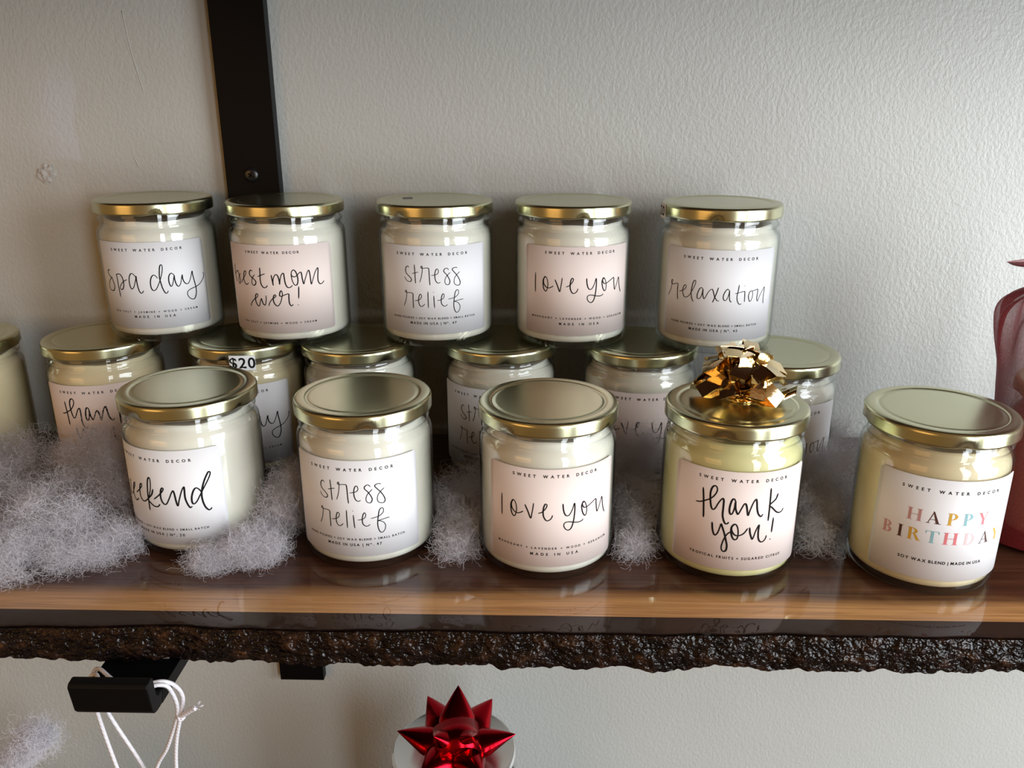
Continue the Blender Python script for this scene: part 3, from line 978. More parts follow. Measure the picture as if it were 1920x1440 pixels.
def birthday_lettering(parent):
    names = list(BDAY_COL)
    verts, faces, mi = [], [], []
    for ch, s, t, c in BDAY:
        polys = serif_letter(ch)
        xs = [p[0] for q in polys for p in q]
        mid = (min(xs) + max(xs)) / 2
        for k, q in enumerate(polys):
            bm = bmesh.new()
            bm.faces.new([bm.verts.new((x, y, 0)) for x, y in q])
            for cut in range(1, 10):             # slice upright so the print follows the curve of the glass
                bmesh.ops.bisect_plane(bm, geom=bm.verts[:] + bm.edges[:] + bm.faces[:], plane_co=(cut * 0.11, 0, 0), plane_no=(1, 0, 0))
            bm.verts.index_update()
            b = len(verts)
            for p in bm.verts:
                verts.append(wrap(s + (p.co.x - mid) * 6.6, t - 3.3 + p.co.y * 6.6, LABR + 0.00006 + 0.000002 * (k % 5)))
            for fc in bm.faces:
                faces.append(tuple(b + p.index for p in fc.verts))
                mi.append(names.index(c))
            bm.free()
    o = mesh_obj('birthday_lettering', verts, faces, [BDAY_COL[n] for n in names], parent, smooth=False)
    o.data.polygons.foreach_set('material_index', mi)
    return o


KINDS = {   # paper, script, script weight, printed lines: text, middle s, middle t, width, cap height
    'spa_day': ('white', 0.55, [('SWEET WATER DECOR', 0, 60.3, 45.5, 1.55), ('SEA SALT + JASMINE + WOOD + CREAM', 0.9, 20.7, 54.5, 1.15), ('MADE IN USA', 1.0, 17.6, 25.5, 1.45)]),
    'best_mom': ('pink', 0.58, [('SWEET WATER DECOR', -1.5, 60.6, 35.0, 1.45), ('SEA SALT + JASMINE + WOOD + CREAM', -1.0, 16.2, 49.5, 1.15)]),
    'stress_relief': ('white', 0.42, [('SWEET WATER DECOR', 0, 60.0, 46.0, 1.55), ('HAND POURED + SOY WAX BLEND + SMALL BATCH', 0, 19.9, 55.5, 1.15), ('MADE IN USA | Nº. 47', 0, 16.7, 29.5, 1.45)]),
    'love_you': ('pink', 0.55, [('SWEET WATER DECOR', 0.8, 61.2, 45.5, 1.55), ('MAHOGANY + LAVENDER + WOOD + GERANIUM', 0.4, 20.6, 63.5, 1.15), ('MADE IN USA', 0.4, 17.2, 25.3, 1.45)]),
    'relaxation': ('white', 0.42, [('SWEET WATER DECOR', -0.5, 59.7, 46.0, 1.55), ('HAND POURED + SOY WAX BLEND + SMALL BATCH', -2.5, 19.1, 55.8, 1.15), ('MADE IN USA | Nº. 45', -2.4, 16.0, 29.5, 1.45)]),
    'thank_you': ('pink', 0.72, [('SWEET WATER DECOR', -0.3, 60.3, 46.2, 1.55), ('TROPICAL FRUITS + SUGARED CITRUS', -1.2, 16.8, 49.2, 1.35)]),
    'weekend': ('white', 0.74, [('SWEET WATER DECOR', -0.6, 59.3, 46.0, 1.55), ('HAND POURED + SOY WAX BLEND + SMALL BATCH', -0.9, 18.9, 55.5, 1.15), ('MADE IN USA | Nº. 20', -0.7, 15.6, 29.5, 1.45)]),
    'birthday': ('white', 0, [('SWEET WATER DECOR', -1.2, 58.6, 47.5, 1.55), ('SOY WAX BLEND | MADE IN USA', -1.4, 20.1, 41.0, 1.5)]),
}
PRINT_ME, SCRIPT_ME = {}, {}


def candle(pos, z, turn, kind, wax, label, group, lid_turn=0.0, show_label=True):
    t = empty('candle_jar', (pos[0], pos[1], z), label, 'candle', group)

    def part(name, me, parent=t, rz=0.0):
        o = bpy.data.objects.new(name, me)
        o.rotation_euler = (0, 0, rz)
        o.parent = parent
        COL.objects.link(o)
        return o
    g = part('glass_jar', ME_GLASS)
    part('wax', ME_WAX[wax])
    lid = part('lid', ME_LID, t, lid_turn)
    if kind:
        paper, w, lines = KINDS[kind]
        lab = part('label', ME_LABEL[paper], t, radians(turn))
        if kind not in PRINT_ME:
            PRINT_ME[kind] = []
            for ln in lines:
                v, f = [], []
                text_line(v, f, *ln)
                PRINT_ME[kind].append(mesh_obj('printed_line', v, f, M_INK, lab, smooth=False).data)
            if kind == 'birthday':
                birthday_lettering(lab)
            else:
                v, f = stroke_ribbons(SCRIPT[kind], w)
                SCRIPT_ME[kind] = mesh_obj('handwritten_text', v, f, M_INK, lab, smooth=False).data
        else:
            for me in PRINT_ME[kind]:
                part('printed_line', me, lab)
            part('handwritten_text', SCRIPT_ME[kind], lab)
    return t, lid


TOPROW, BACKROW, FRONTROW = 'candles stacked on top of the back row', 'candles in the back row on the shelf', 'candles in the front row on the shelf'
JARS = [   # key, (x, y), level, label turn in degrees, label kind, wax, label, group
    ('F1', (-0.1913, 0.4398), 0, -16.5, 'weekend', 'white', 'front-row candle with white label lettered weekend, nestled in white fluff', FRONTROW),
    ('F2', (-0.0916, 0.4295), 0, -3.0, 'stress_relief', 'white', 'front-row candle with white label lettered stress relief, standing on the shelf', FRONTROW),
    ('F3', (0.0086, 0.4211), 0, 5.0, 'love_you', 'white', 'front-row candle with blush label lettered love you, standing on the shelf', FRONTROW),
    ('F4', (0.1075, 0.4197), 0, -1.8, 'thank_you', 'yellow', 'front-row pale yellow candle with blush thank you! label under the gold bow', FRONTROW),
    ('F5', (0.2102, 0.4117), 0, -6.0, 'birthday', 'cream', 'cream candle with white label lettered HAPPY BIRTHDAY in coloured capitals', FRONTROW),
    ('B0', (-0.3848, 0.5360), 0, 180.0, None, 'cream', 'candle without visible label cut off by the left edge, behind the big fluff', BACKROW),
    ('B1', (-0.2893, 0.5411), 0, 12.0, 'thank_you', 'cream', 'back-row candle with blush thank you label half sunk in fluff, under the spa day candle', BACKROW),
    ('B2', (-0.1923, 0.5432), 0, 0.0, 'spa_day', 'cream', 'back-row candle with $20 price sticker on its lid, behind the weekend candle', BACKROW),
    ('B3', (-0.1153, 0.5370), 0, 0.0, 'best_mom', 'white', 'back-row candle almost hidden behind the front stress relief candle', BACKROW),
    ('B4', (-0.0209, 0.5382), 0, -15.5, 'stress_relief', 'white', 'back-row candle with white stress relief label, behind the front love you candle', BACKROW),
    ('B5', (0.0707, 0.5338), 0, 1.0, 'love_you', 'white', 'back-row candle with blush label behind fluff, between the front love you and thank you candles', BACKROW),
    ('B6', (0.1548, 0.5134), 0, -4.5, 'relaxation', 'white', 'back-row candle with white relaxation label, half behind the bow-topped candle', BACKROW),
    ('U1', (-0.2487, 0.5573), 1, 9.0, 'spa_day', 'white', 'top-row candle with white label lettered spa day, stacked on two lids', TOPROW),
    ('U2', (-0.1593, 0.5483), 1, 0.0, 'best_mom', 'white', 'top-row candle with blush label lettered best mom ever!, in front of the bracket', TOPROW),
    ('U3', (-0.0629, 0.5477), 1, 1.5, 'stress_relief', 'white', 'top-row candle with white label lettered stress relief, stacked on two lids', TOPROW),
    ('U4', (0.0254, 0.5456), 1, 5.0, 'love_you', 'white', 'top-row candle with blush label lettered love you, stacked on two lids', TOPROW),
    ('U5', (0.1170, 0.5360), 1, -8.0, 'relaxation', 'white', 'top-row candle with white label lettered relaxation, stacked on two lids', TOPROW),
]
JAR, LID = {}, {}
random.seed(11)
for key, pos, lev, turn, kind, wax, lbl, grp in JARS:
    JAR[key], LID[key] = candle(pos, lev * (JH + 0.0001), turn, kind, wax, lbl, grp, random.uniform(0, 6.28))


def lid_sticker(key, a0, a1, z0, z1, body, cap, slant=0.0, s_off=0.0):
    """paper price tag stuck round the lid's skirt"""
    lid = LID[key]
    inv = -lid.rotation_euler.z
    verts, faces = [], []
    n = 14
    for r in (0.03712, 0.03724):
        for i in range(n + 1):
            a = radians(a0 + (a1 - a0) * i / n) + 0
            dz = slant * (i / n - 0.5)
            for z in (z0 + dz, z1 + dz):
                verts.append((r * sin(a + inv), -r * cos(a + inv), z))
    m = 2 * (n + 1)
    for i in range(n):
        a = 2 * i
        faces += [(m + a, m + a + 2, m + a + 3, m + a + 1), (a + 1, a + 3, a + 2, a), (a, a + 2, m + a + 2, m + a), (m + a + 1, m + a + 3, a + 3, a + 1)]
    faces += [(0, m, m + 1, 1), (m + 2 * n, 2 * n, 2 * n + 1, m + 2 * n + 1)]
    st = mesh_obj('lid_patch', verts, faces, M_STICKER, lid, smooth=False)
    st['label'] = 'white paper price sticker'
    v, f = [], []
    text_line(v, f, body, 0, 0, cap * 2.05 * len(body) / 3, cap, 0.02, r=0.0)
    # lay the flat line onto the skirt
    v, f = [], []
    k = cap / CAPH / 1000
    x = 0.0
    am = radians((a0 + a1) / 2)
    widths = []
    for ch in body:
        gv, gf = glyph(ch, 0.02)
        widths.append((min(p[0] for p in gv), max(p[0] for p in gv)))
    gap = 0.10
    tot = sum(b - a for a, b in widths) + gap * (len(body) - 1)
    x = -tot / 2
    for ch, (xa, xb) in zip(body, widths):
        gv, gf = glyph(ch, 0.02)
        b = len(v)
        for px, py in gv:
            s = (x + px - xa) * k + s_off
            a = am + s / 0.0372 + inv
            z = (z0 + z1) / 2 + slant * (s / 0.0372) / radians(a1 - a0) + (py - CAPH / 2) * k
            v.append((0.03730 * sin(a), -0.03730 * cos(a), z))
        f += [tuple(b + q for q in p) for p in gf]
        x += xb - xa + gap
    o = mesh_obj('price_text', v, f, M_INK, st, smooth=False)
    o.name = 'price_text'
    return st


st = lid_sticker('B2', 1.2, 25.8, 0.0755, 0.0852, '$20', 6.6, -0.0008)
st = lid_sticker('U5', -101, -75.5, 0.0795, 0.0885, '$20', 5.6)
# thin dark grey patch lying on the lid top of the middle candle
inv = -LID['U3'].rotation_euler.z
pts = []
for z in (0.0889, 0.0890):
    for (x, y) in ((-0.0200, -0.0010), (-0.0140, 0.0006), (-0.0158, 0.0092), (-0.0218, 0.0076)):
        pts.append((x * cos(inv) - y * sin(inv), x * sin(inv) + y * cos(inv), z))
o = mesh_obj('lid_patch', pts, [(3, 2, 1, 0), (4, 5, 6, 7), (0, 1, 5, 4), (1, 2, 6, 5), (2, 3, 7, 6), (3, 0, 4, 7)], M_GREYPATCH, LID['U3'], smooth=False)
o['label'] = 'small grey patch on the lid top'

# ------------------------------------------------------------------ gold ribbon bow on the thank-you candle
def ribbon_loop(length, width, height, tip_w=1.0, seg=10):
    """one bow loop along +x: ribbon runs out, folds over a crease and returns above; closed strip with thickness"""
    path = []
    for i in range(seg + 1):
        t = i / seg
        path.append((length * t, -0.10 * height * sin(pi * t), 0.72 + 0.28 * min(1, t * 1.6)))
    for i in range(1, seg + 1):
        t = 1 - i / seg
        path.append((length * t, height * sin(pi * t ** 0.90), 0.72 + 0.28 * min(1, t * 1.6)))
    verts, faces = [], []
    th = 0.00006
    n = len(path)
    for k, (x, z, w) in enumerate(path):
        a, b = path[max(0, k - 1)], path[min(n - 1, k + 1)]
        dx, dz = b[0] - a[0], b[1] - a[1]
        L = max(1e-9, sqrt(dx * dx + dz * dz))
        nx, nz = -dz / L * th, dx / L * th
        for sx in (-1, 1):
            tw = 0.04 * width * sin(pi * k / (n - 1)) * sx
            verts.append((x + nx, sx * width / 2 * w * tip_w, z + nz + tw))
            verts.append((x - nx, sx * width / 2 * w * tip_w, z - nz + tw))
    for k in range(n - 1):
        a, b = 4 * k, 4 * k + 4
        faces += [(a, b, b + 2, a + 2), (a + 1, a + 3, b + 3, b + 1), (a, a + 1, b + 1, b), (a + 2, b + 2, b + 3, a + 3)]
    return verts, faces


def pointed_loop(length, width, height, blunt=False):
    """star-bow petal along +x: ribbon rolled into a cone with its tip outward"""
    verts, faces = [], []
    nr, na = 12, 20
    for i in range(nr + 1):
        t = i / nr
        wr = sqrt(max(0.0, 1 - t * t)) if blunt else min(1.0, (1 - t) * 1.85) ** 0.92
        for k in range(na):
            a = 2 * pi * k / na
            y = cos(a) * width / 2 * wr
            z = sin(a) * height / 2 * wr + height * 0.30 * sin(pi * t * 0.5)
            # squared-off underside, creased ridge on top
            if sin(a) > 0:
                z += height * 0.12 * (1 - abs(cos(a))) * wr
            verts.append((length * t - 0.10 * length * (1 - t) * sin(a), y, z))
    for i in range(nr):
        for k in range(na):
            k2 = (k + 1) % na
            faces.append((i * na + k, i * na + k2, (i + 1) * na + k2, (i + 1) * na + k))
    return verts, faces


def place(vf, az, tilt, off, roll=0.0):
    M = Matrix.Translation(off) @ Matrix.Rotation(az, 4, 'Z') @ Matrix.Rotation(-tilt, 4, 'Y') @ Matrix.Rotation(roll, 4, 'X')
    return [M @ Vector(v) for v in vf[0]], vf[1]


random.seed(21)
bow = empty('gift_bow', (0.1100, 0.4250, JH), 'shiny gold ribbon bow with many loops stuck on the lid of the thank you! candle', 'bow')
v, f = lathe([(0, 0.0), (0.0085, 0.0), (0.0085, 0.0006), (0, 0.0006)], 32)
mesh_obj('backing_disc', v, f, M_GOLDFOIL, bow)
for count, tilt, ln, z, ph in ((11, 8, 0.0235, 0.0030, 0.2), (10, 32, 0.0230, 0.0060, 0.55), (7, 56, 0.0215, 0.0090, 0.1), (3, 76, 0.0160, 0.0115, 1.0)):
    for i in range(count):
        az = ph + 2 * pi * i / count + random.uniform(-0.12, 0.12)
        vf = ribbon_loop(ln * random.uniform(0.92, 1.05), 0.0084, 0.0112 * random.uniform(0.85, 1.15))
        vf = place(vf, az, radians(tilt + random.uniform(-5, 5)), (0.0014 * cos(az), 0.0014 * sin(az), z), radians((26 if i % 2 else -26) + random.uniform(-8, 8)))
        add_edge_split(mesh_obj('ribbon_loop', vf[0], vf[1], M_GOLDFOIL, bow), 50)
# loose tail pointing to the right
path = smooth_path([(0.002, -0.004, 0.0012), (0.012, -0.0075, 0.0016), (0.020, -0.0070, 0.0030), (0.0285, -0.0035, 0.0052)], 8)
v, f = [], []
for k, p in enumerate(path):
    for dy, dz in ((-0.0025, -0.0012), (0.0025, 0.0022)):
        v.append((p[0] + dy * 0.4, p[1] + dy, p[2] + dz))
        v.append((p[0] + dy * 0.4 + 0.00004, p[1] + dy, p[2] + dz + 0.00012))
for k in range(len(path) - 1):
    a, b = 4 * k, 4 * k + 4
    f += [(a, a + 2, b + 2, b), (a + 1, b + 1, b + 3, a + 3), (a, b, b + 1, a + 1), (a + 2, a + 3, b + 3, b + 2)]
mesh_obj('ribbon_tail', v, f, M_GOLDFOIL, bow)

# ------------------------------------------------------------------ lower shelf with what shows of it
ZL = -0.335
low = box_obj('lower_shelf', X0, X1, 0.36, YW, ZL - 0.024, ZL, M_BOARD, None, 0.001)
tag(low, 'second walnut shelf under the live-edge shelf, holding the silver tin', 'shelf')
up = box_obj('upper_shelf', X0, X1, 0.3440, YW, -0.0225 - ZL, -ZL, M_BOARD, None, 0.003)
tag(up, 'walnut shelf above the candles, just over the top of the picture', 'shelf')
TZ = -0.2134 - ZL
tin = empty('candle_tin', (-0.0556, 0.5000, ZL), 'round silver candle tin with polished flat lid below the shelf, red bow on top', 'tin')
v, f = lathe([(0, 0), (0.0440, 0), (0.0452, 0.0012), (0.0452, TZ - 0.016), (0.0440, TZ - 0.0155), (0, TZ - 0.0155)], 96)
mesh_obj('tin_body', v, f, M_SILVER, tin)
v, f = lathe([(0.0454, TZ - 0.0185), (0.0460, TZ - 0.0185), (0.0460, TZ - 0.0030), (0.0458, TZ - 0.0018), (0.0452, TZ - 0.0007), (0.0443, TZ), (0.0432, TZ - 0.0001), (0.0426, TZ - 0.0006), (0, TZ - 0.0006), (0, TZ - 0.0012), (0.0454, TZ - 0.0012)], 96, closed=True)
lidt = mesh_obj('tin_lid', v, f, M_SILVER, tin)
add_edge_split(lidt, 40)
random.seed(8)
rb = empty('gift_bow', (-0.0530, 0.4900, ZL + TZ), 'metallic red star bow with pointed loops on the silver tin below the shelf', 'bow')
v, f = lathe([(0, 0.0), (0.012, 0.0), (0.012, 0.0008), (0, 0.0008)], 32)
mesh_obj('backing_disc', v, f, M_REDFOIL, rb)
for az, tilt, ln, w, h, z in ((2, 12, 0.0420, 0.0270, 0.016, 0.007), (58, 14, 0.0440, 0.0270, 0.016, 0.007), (122, 15, 0.0450, 0.0270, 0.016, 0.007),
                              (176, 12, 0.0420, 0.0270, 0.016, 0.007), (238, 10, 0.0400, 0.0260, 0.016, 0.007), (300, 10, 0.0400, 0.0260, 0.016, 0.007),
                              (92, 50, 0.0400, 0.0270, 0.015, 0.010), (235, 42, 0.0320, 0.0250, 0.015, 0.012), (305, 42, 0.0320, 0.0250, 0.015, 0.012)):
    a = radians(az)
    vf = place(pointed_loop(ln, w, h), a, radians(tilt), (0.003 * cos(a), 0.003 * sin(a), z), radians(random.uniform(-14, 14)))
    mesh_obj('ribbon_loop', vf[0], vf[1], M_REDFOIL, rb)
# the wide loop in the middle: a band of ribbon arched over the bow
v, f = [], []
n = 24
for k in range(n + 1):
    a = pi * 1.12 * k / n - 0.06 * pi
    for s_, y0 in ((-1, -0.0115), (1, 0.0115)):
        bulge = 1.0 + 0.05 * s_
        v.append((cos(a) * 0.0170 * bulge, y0, 0.0170 + sin(a) * 0.0185))
        v.append((cos(a) * 0.0167 * bulge, y0, 0.0170 + sin(a) * 0.0182))
for k in range(n):
    p, q = 4 * k, 4 * k + 4
    f += [(p, q, q + 2, p + 2), (p + 1, p + 3, q + 3, q + 1), (p, p + 1, q + 1, q), (p + 2, q + 2, q + 3, p + 3)]
M = Matrix.Rotation(0.25, 4, 'Z') @ Matrix.Rotation(0.35, 4, 'X')
mesh_obj('middle_loop', [M @ Vector(p) for p in v], f, M_REDFOIL, rb)
# the lid of one more candle, just at the bottom edge
low_c, _ = candle((-0.3990, 0.4740), ZL, 0.0, None, 'cream', 'gold-lidded candle on the lower shelf, under the hanging tuft of fluff', None)

# ------------------------------------------------------------------ white cord hanging from the bracket arm
cord = empty('hanging_cord', (-0.19, 0.334, -0.0226), 'doubled white satin cord looped over the arm of the black bracket', 'cord')
AT = -0.0226 + 0.00135
CR = 0.00100


def cord_part(name, pts, r=CR):
    pts = [(p[0] + 0.19, p[1] - 0.334, p[2] + 0.0226) for p in smooth_path(pts, 10)]
    v, f = tube(pts, r, 12)
    return mesh_obj(name, v, f, M_CORD, cord)


cord_part('strand', [(-0.1930, 0.3350, -0.190), (-0.2020, 0.3345, -0.110), (-0.2068, 0.3340, -0.0800), (-0.2108, 0.3335, -0.0480), (-0.2120, 0.3332, -0.0260), (-0.2080, 0.3330, AT + 0.0004), (-0.2000, 0.3252, AT),
                      (-0.1830, 0.3240, AT), (-0.1740, 0.3262, AT + 0.0004), (-0.1710, 0.3290, -0.0260), (-0.1712, 0.3328, -0.0420), (-0.1795, 0.3342, -0.0640), (-0.1880, 0.3350, -0.0800), (-0.1950, 0.3352, -0.110), (-0.2050, 0.3352, -0.190)])
cord_part('strand', [(-0.1750, 0.3400, -0.190), (-0.1880, 0.3392, -0.110), (-0.1970, 0.3385, -0.0790), (-0.2085, 0.3380, -0.0480), (-0.2122, 0.3378, -0.0270), (-0.2085, 0.3370, AT + 0.0006), (-0.1960, 0.3285, AT + 0.0001),
                      (-0.1830, 0.3268, AT), (-0.1740, 0.3285, AT + 0.0006), (-0.1696, 0.3315, -0.0255), (-0.1680, 0.3338, -0.0340), (-0.1700, 0.3330, -0.0440), (-0.1745, 0.3338, -0.0600), (-0.1775, 0.3348, -0.0790), (-0.1790, 0.3350, -0.110), (-0.1800, 0.3350, -0.190)])
bm = bmesh.new()
bmesh.ops.create_icosphere(bm, subdivisions=4, radius=1.0)
for p in bm.verts:
    d = 1 + 0.25 * noise.noise(p.co * 2.0) + 0.10 * sin(p.co.z * 9 + p.co.x * 5)
    p.co = Vector((p.co.x * 0.0021 * d + 0.19 - 0.1697, p.co.y * 0.0021 * d - 0.0012, p.co.z * 0.0019 * d - 0.0445 + 0.0226))
me = bpy.data.meshes.new('knot')
bm.to_mesh(me)
bm.free()
me.materials.append(M_CORD)
me.polygons.foreach_set('use_smooth', [True] * len(me.polygons))
kn = bpy.data.objects.new('knot', me)
kn.parent = cord
COL.objects.link(kn)
e = cord_part('frayed_end', [(-0.1700, 0.3325, -0.0445), (-0.1672, 0.3318, -0.0420), (-0.1636, 0.3308, -0.0390), (-0.1606, 0.3300, -0.0368)], 0.0014)
random.seed(5)
for i in range(16):
    a = random.uniform(0, 6.28)
    q = Vector((cos(a) * 0.0013, random.uniform(-0.0012, 0.0012), sin(a) * 0.0013))
    d0 = Vector((0.19 - 0.1608, 0.3300 - 0.334, -0.0370 + 0.0226))
    d1 = d0 + Vector((0.0024, -0.0006, 0.0019)) * random.uniform(0.5, 1.2) + q * 1.2
    v, f = tube([d0 + q * 0.8, (d0 + d1) / 2 + q * 0.2, d1], 0.00014, 4)
    mesh = mesh_obj('fibre', v, f, M_CORD, e)
    if i > 0:
        pass

# ------------------------------------------------------------------ burgundy organza pouch with a candle inside, at the right edge
BGX, BGY = 0.3080, 0.4480
pouch = empty('organza_pouch', (BGX, BGY, 0.0), 'sheer burgundy organza gift pouch at the right edge, beside the birthday candle', 'pouch')
prof = [(0.0300, 0.0006), (0.0440, 0.0016), (0.0470, 0.0060), (0.0455, 0.0300), (0.0457, 0.0600), (0.0490, 0.0920), (0.0515, 0.1150), (0.0500, 0.1290), (0.0400, 0.1380), (0.0180, 0.1470), (0.0120, 0.1495), (0.0180, 0.1530), (0.0300, 0.1565), (0.0370, 0.1585), (0.0400, 0.1605)]
prof = [tuple(p) for p in smooth_path(prof, 5)]


def pouch_mod(r, z, a):
    k = min(1.0, max(0.0, (z - 0.095) / 0.05))
    top = min(1.0, max(0.0, (z - 0.150) / 0.008))
    fold = 0.10 * k * (1 - top) * sin(15 * a + 0.8 * sin(2 * a)) + top * (0.50 * max(0.0, cos(2.5 * (a - pi - 0.1))) ** 3 - 0.10 * sin(7 * a)) + 0.05 * (1 - k) * sin(4 * a + 0.6)
    if z < 0.012:                                # bottom corners of the flat-sewn bag
        fold += 0.16 * (1 - z / 0.012) * abs(cos(a + 0.30)) ** 8
    rr = r * (1 + fold)
    zz = z + 0.003 * top * sin(5 * a + 2.2) + 0.0008 * sin(5 * a) * (1 if z > 0.01 else 0.3)
    return rr, max(0.0004, zz)


v, f = lathe([(0, 0.0006)] + prof, 150, pouch_mod)
pb = mesh_obj('pouch_fabric', v, f, M_ORGANZA, pouch)
v, f = tube([(0.0120 * cos(a), 0.0120 * sin(a), 0.1495 + 0.0006 * sin(2 * a)) for a in np.linspace(0, 2 * pi, 40)], 0.0016, 8)
mesh_obj('drawstring', v, f, simple('burgundy_satin_ribbon', (0.22, 0.012, 0.022), 0.35), pouch)
inner, _ = candle((BGX, BGY), 0.0016, 0.0, None, 'rose', 'candle inside the burgundy organza pouch at the right edge', None)

# ------------------------------------------------------------------ fluff (polyester fibre fill)
OBST = [(p[1][0], p[1][1]) for p in JARS if p[2] == 0]


def fluff(name, label, lobes, n, seed, group='tufts of white fibre fill among the candles', seg=14, step=0.0011, floor=0.0004, frad=0.000040, stray=0.10, jars=True):
    """a tuft of crimped fibres; lobes: (x, y, z, rx, ry, rz, weight)"""
    rng = np.random.default_rng(seed)
    W = np.array([l[6] for l in lobes], float)
    pick = rng.choice(len(lobes), n, p=W / W.sum())
    L = np.array([l[:6] for l in lobes], float)[pick]
    d = rng.normal(size=(n, 3))
    d /= np.linalg.norm(d, axis=1)[:, None]
    rad = rng.random(n) ** 0.42
    P = L[:, :3] + d * rad[:, None] * L[:, 3:6]
    # clump the fibres into soft wads
    cn = max(12, n // 260)
    cent = P[rng.choice(n, cn)]
    for s0 in range(0, n, 4000):
        blk = P[s0:s0 + 4000]
        D = ((blk[:, None, :] - cent[None]) ** 2).sum(-1)
        near = cent[D.argmin(1)]
        P[s0:s0 + 4000] = blk + (near - blk) * rng.uniform(0.0, 0.78, (len(blk), 1))
    T = rng.normal(size=(n, 3))
    T[:, 2] *= 0.75
    T /= np.linalg.norm(T, axis=1)[:, None]
    bend = rng.normal(size=(n, 3)) * 0.55
    free = rng.random(n) < stray
    pts = [P.copy()]
    mean = L[:, :3]
    for k in range(seg):
        bend = bend * 0.72 + rng.normal(size=(n, 3)) * 0.42
        T = T + bend
        out = (pts[-1] - mean) / L[:, 3:6]
        ro = np.linalg.norm(out, axis=1)
        pull = np.clip(ro - 0.95, 0, 1.0)[:, None] * np.where(free, 0.12, 0.9)[:, None]
        T = T - out / np.maximum(ro, 1e-6)[:, None] * pull
        T /= np.linalg.norm(T, axis=1)[:, None]
        Q = pts[-1] + T * step * rng.uniform(0.8, 1.2, (n, 1))
        if floor is not None:
            Q[:, 2] = np.where(Q[:, 2] < floor, floor + rng.random(n) * 0.0008, Q[:, 2])
        if jars:
            for (jx, jy) in OBST:
                dx, dy = Q[:, 0] - jx, Q[:, 1] - jy
                rr = np.sqrt(dx * dx + dy * dy) + 1e-9
                bad = (rr < 0.0378) & (Q[:, 2] < 0.0895)
                kf = np.where(bad, (0.0378 + rng.random(n) * 0.0012) / rr, 1.0)
                Q[:, 0], Q[:, 1] = jx + dx * kf, jy + dy * kf
        Q[:, 1] = np.minimum(Q[:, 1], YWALL - 0.0006)
        pts.append(Q)
    pts = np.stack(pts[1:], 1)                    # n, seg, 3
    sgm = pts.shape[1]
    tan = np.gradient(pts, axis=1)
    tan /= np.linalg.norm(tan, axis=2)[:, :, None] + 1e-12
    u = np.cross(tan, np.array([0.31, 0.52, 0.79]))
    u /= np.linalg.norm(u, axis=2)[:, :, None] + 1e-12
    w = np.cross(tan, u)
    r = frad * rng.uniform(0.7, 1.35, (n, 1, 1))
    rings = np.stack([pts + r * (cos(a) * u + sin(a) * w) for a in (0, 2 * pi / 3, 4 * pi / 3)], 2)   # n, seg, 3, 3
    V = rings.reshape(-1, 3)
    base = (np.arange(n)[:, None] * sgm + np.arange(sgm - 1)[None]) * 3
    F = []
    for k in range(3):
        k2 = (k + 1) % 3
        F.append(np.stack([base + k, base + k2, base + 3 + k2, base + 3 + k], -1).reshape(-1, 4))
    F = np.concatenate(F)
    c = np.array([np.mean([l[0] for l in lobes]), np.mean([l[1] for l in lobes]), min(l[2] - l[5] for l in lobes)])
    if floor is not None:
        c[2] = 0.0
    V = V - c
    me = bpy.data.meshes.new(name)
    me.vertices.add(len(V))
    me.vertices.foreach_set('co', V.astype(np.float32).ravel())
    me.loops.add(len(F) * 4)
    me.polygons.add(len(F))
    me.polygons.foreach_set('loop_start', np.arange(len(F), dtype=np.int32) * 4)
    me.loops.foreach_set('vertex_index', F.astype(np.int32).ravel())
    me.polygons.foreach_set('use_smooth', np.ones(len(F), dtype=bool))
    me.update(calc_edges=True)
    me.materials.append(M_FIBER)
    o = bpy.data.objects.new(name, me)
    o.location = c
    COL.objects.link(o)
    return tag(o, label, 'fluff', group)


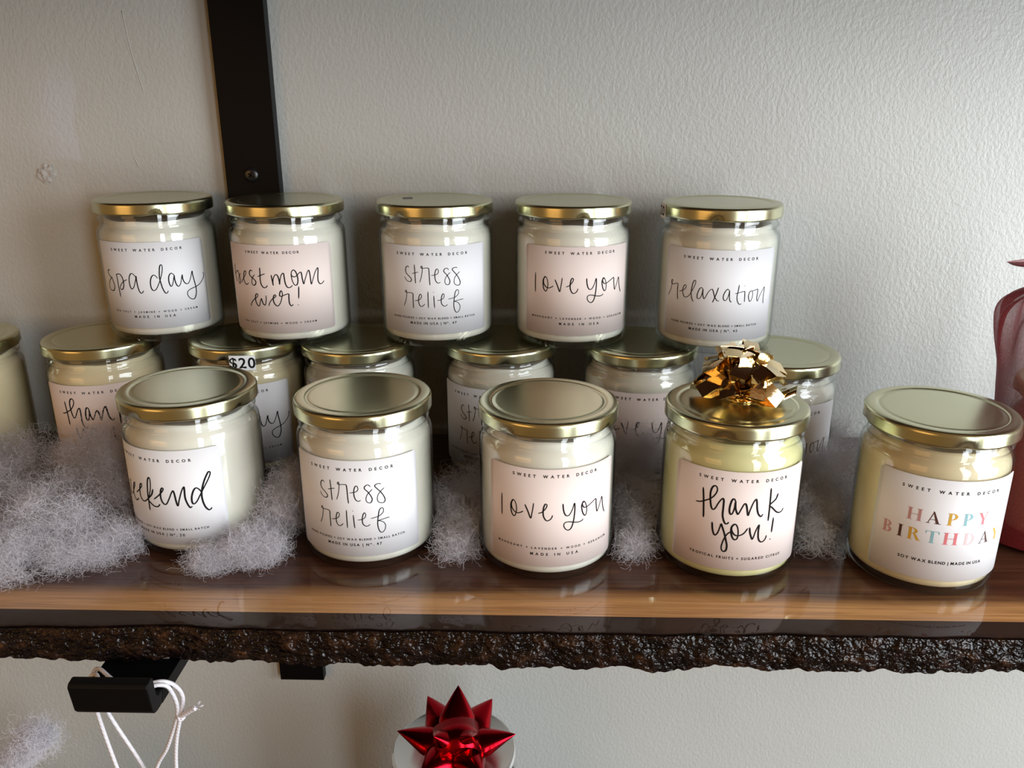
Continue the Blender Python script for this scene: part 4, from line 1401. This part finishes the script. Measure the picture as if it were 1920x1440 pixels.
FN = 'fluff_tuft'
fluff(FN, 'largest drift of white fluff, spread left of the weekend candle', [
    (-0.330, 0.455, 0.014, 0.060, 0.050, 0.020, 5), (-0.262, 0.432, 0.016, 0.036, 0.050, 0.020, 4), (-0.285, 0.395, 0.010, 0.055, 0.028, 0.013, 4),
    (-0.262, 0.480, 0.028, 0.036, 0.022, 0.026, 3.5), (-0.345, 0.500, 0.018, 0.045, 0.025, 0.022, 2), (-0.232, 0.405, 0.009, 0.020, 0.022, 0.010, 1.2)], 26000, 1)
fluff(FN, 'white fluff tucked around the right foot of the weekend candle', [
    (-0.142, 0.440, 0.018, 0.013, 0.034, 0.019, 3), (-0.152, 0.405, 0.009, 0.016, 0.014, 0.010, 2.4), (-0.172, 0.396, 0.005, 0.014, 0.008, 0.006, 1.0),
    (-0.137, 0.470, 0.014, 0.020, 0.022, 0.016, 1.4)], 10500, 2)
fluff(FN, 'greyish fluff between the front stress relief and love you candles', [
    (-0.042, 0.452, 0.012, 0.020, 0.036, 0.014, 3), (-0.040, 0.420, 0.007, 0.014, 0.022, 0.009, 1.6), (-0.030, 0.480, 0.014, 0.030, 0.016, 0.017, 1.6)], 6500, 3)
fluff(FN, 'fluff heaped between the front love you and thank you! candles', [
    (0.060, 0.455, 0.014, 0.020, 0.036, 0.016, 3), (0.066, 0.480, 0.028, 0.026, 0.014, 0.026, 2.6), (0.056, 0.418, 0.007, 0.012, 0.020, 0.008, 1.0)], 8000, 4)
fluff(FN, 'fluff between the thank you! and birthday candles', [
    (0.163, 0.450, 0.014, 0.018, 0.026, 0.017, 3), (0.178, 0.470, 0.022, 0.022, 0.028, 0.022, 1.8), (0.158, 0.420, 0.007, 0.010, 0.016, 0.008, 0.8), (0.200, 0.520, 0.022, 0.022, 0.028, 0.022, 1.2)], 8000, 5)
fluff(FN, 'wisp of white fluff drooping over the front of the shelf, left of the bracket lip', [
    (-0.2440, 0.333, -0.0575, 0.0085, 0.0060, 0.0085, 4), (-0.2530, 0.333, -0.0680, 0.0075, 0.0050, 0.0065, 2), (-0.2630, 0.333, -0.0770, 0.0070, 0.0050, 0.0050, 1.2),
    (-0.2730, 0.334, -0.0600, 0.0050, 0.0040, 0.0180, 1), (-0.2720, 0.334, -0.0250, 0.0045, 0.0040, 0.0200, 0.9), (-0.2770, 0.338, -0.0010, 0.0060, 0.0060, 0.0050, 0.6), (-0.2850, 0.352, 0.0030, 0.0080, 0.0090, 0.0026, 0.8)], 3600, 6, group=None, floor=None, jars=False)
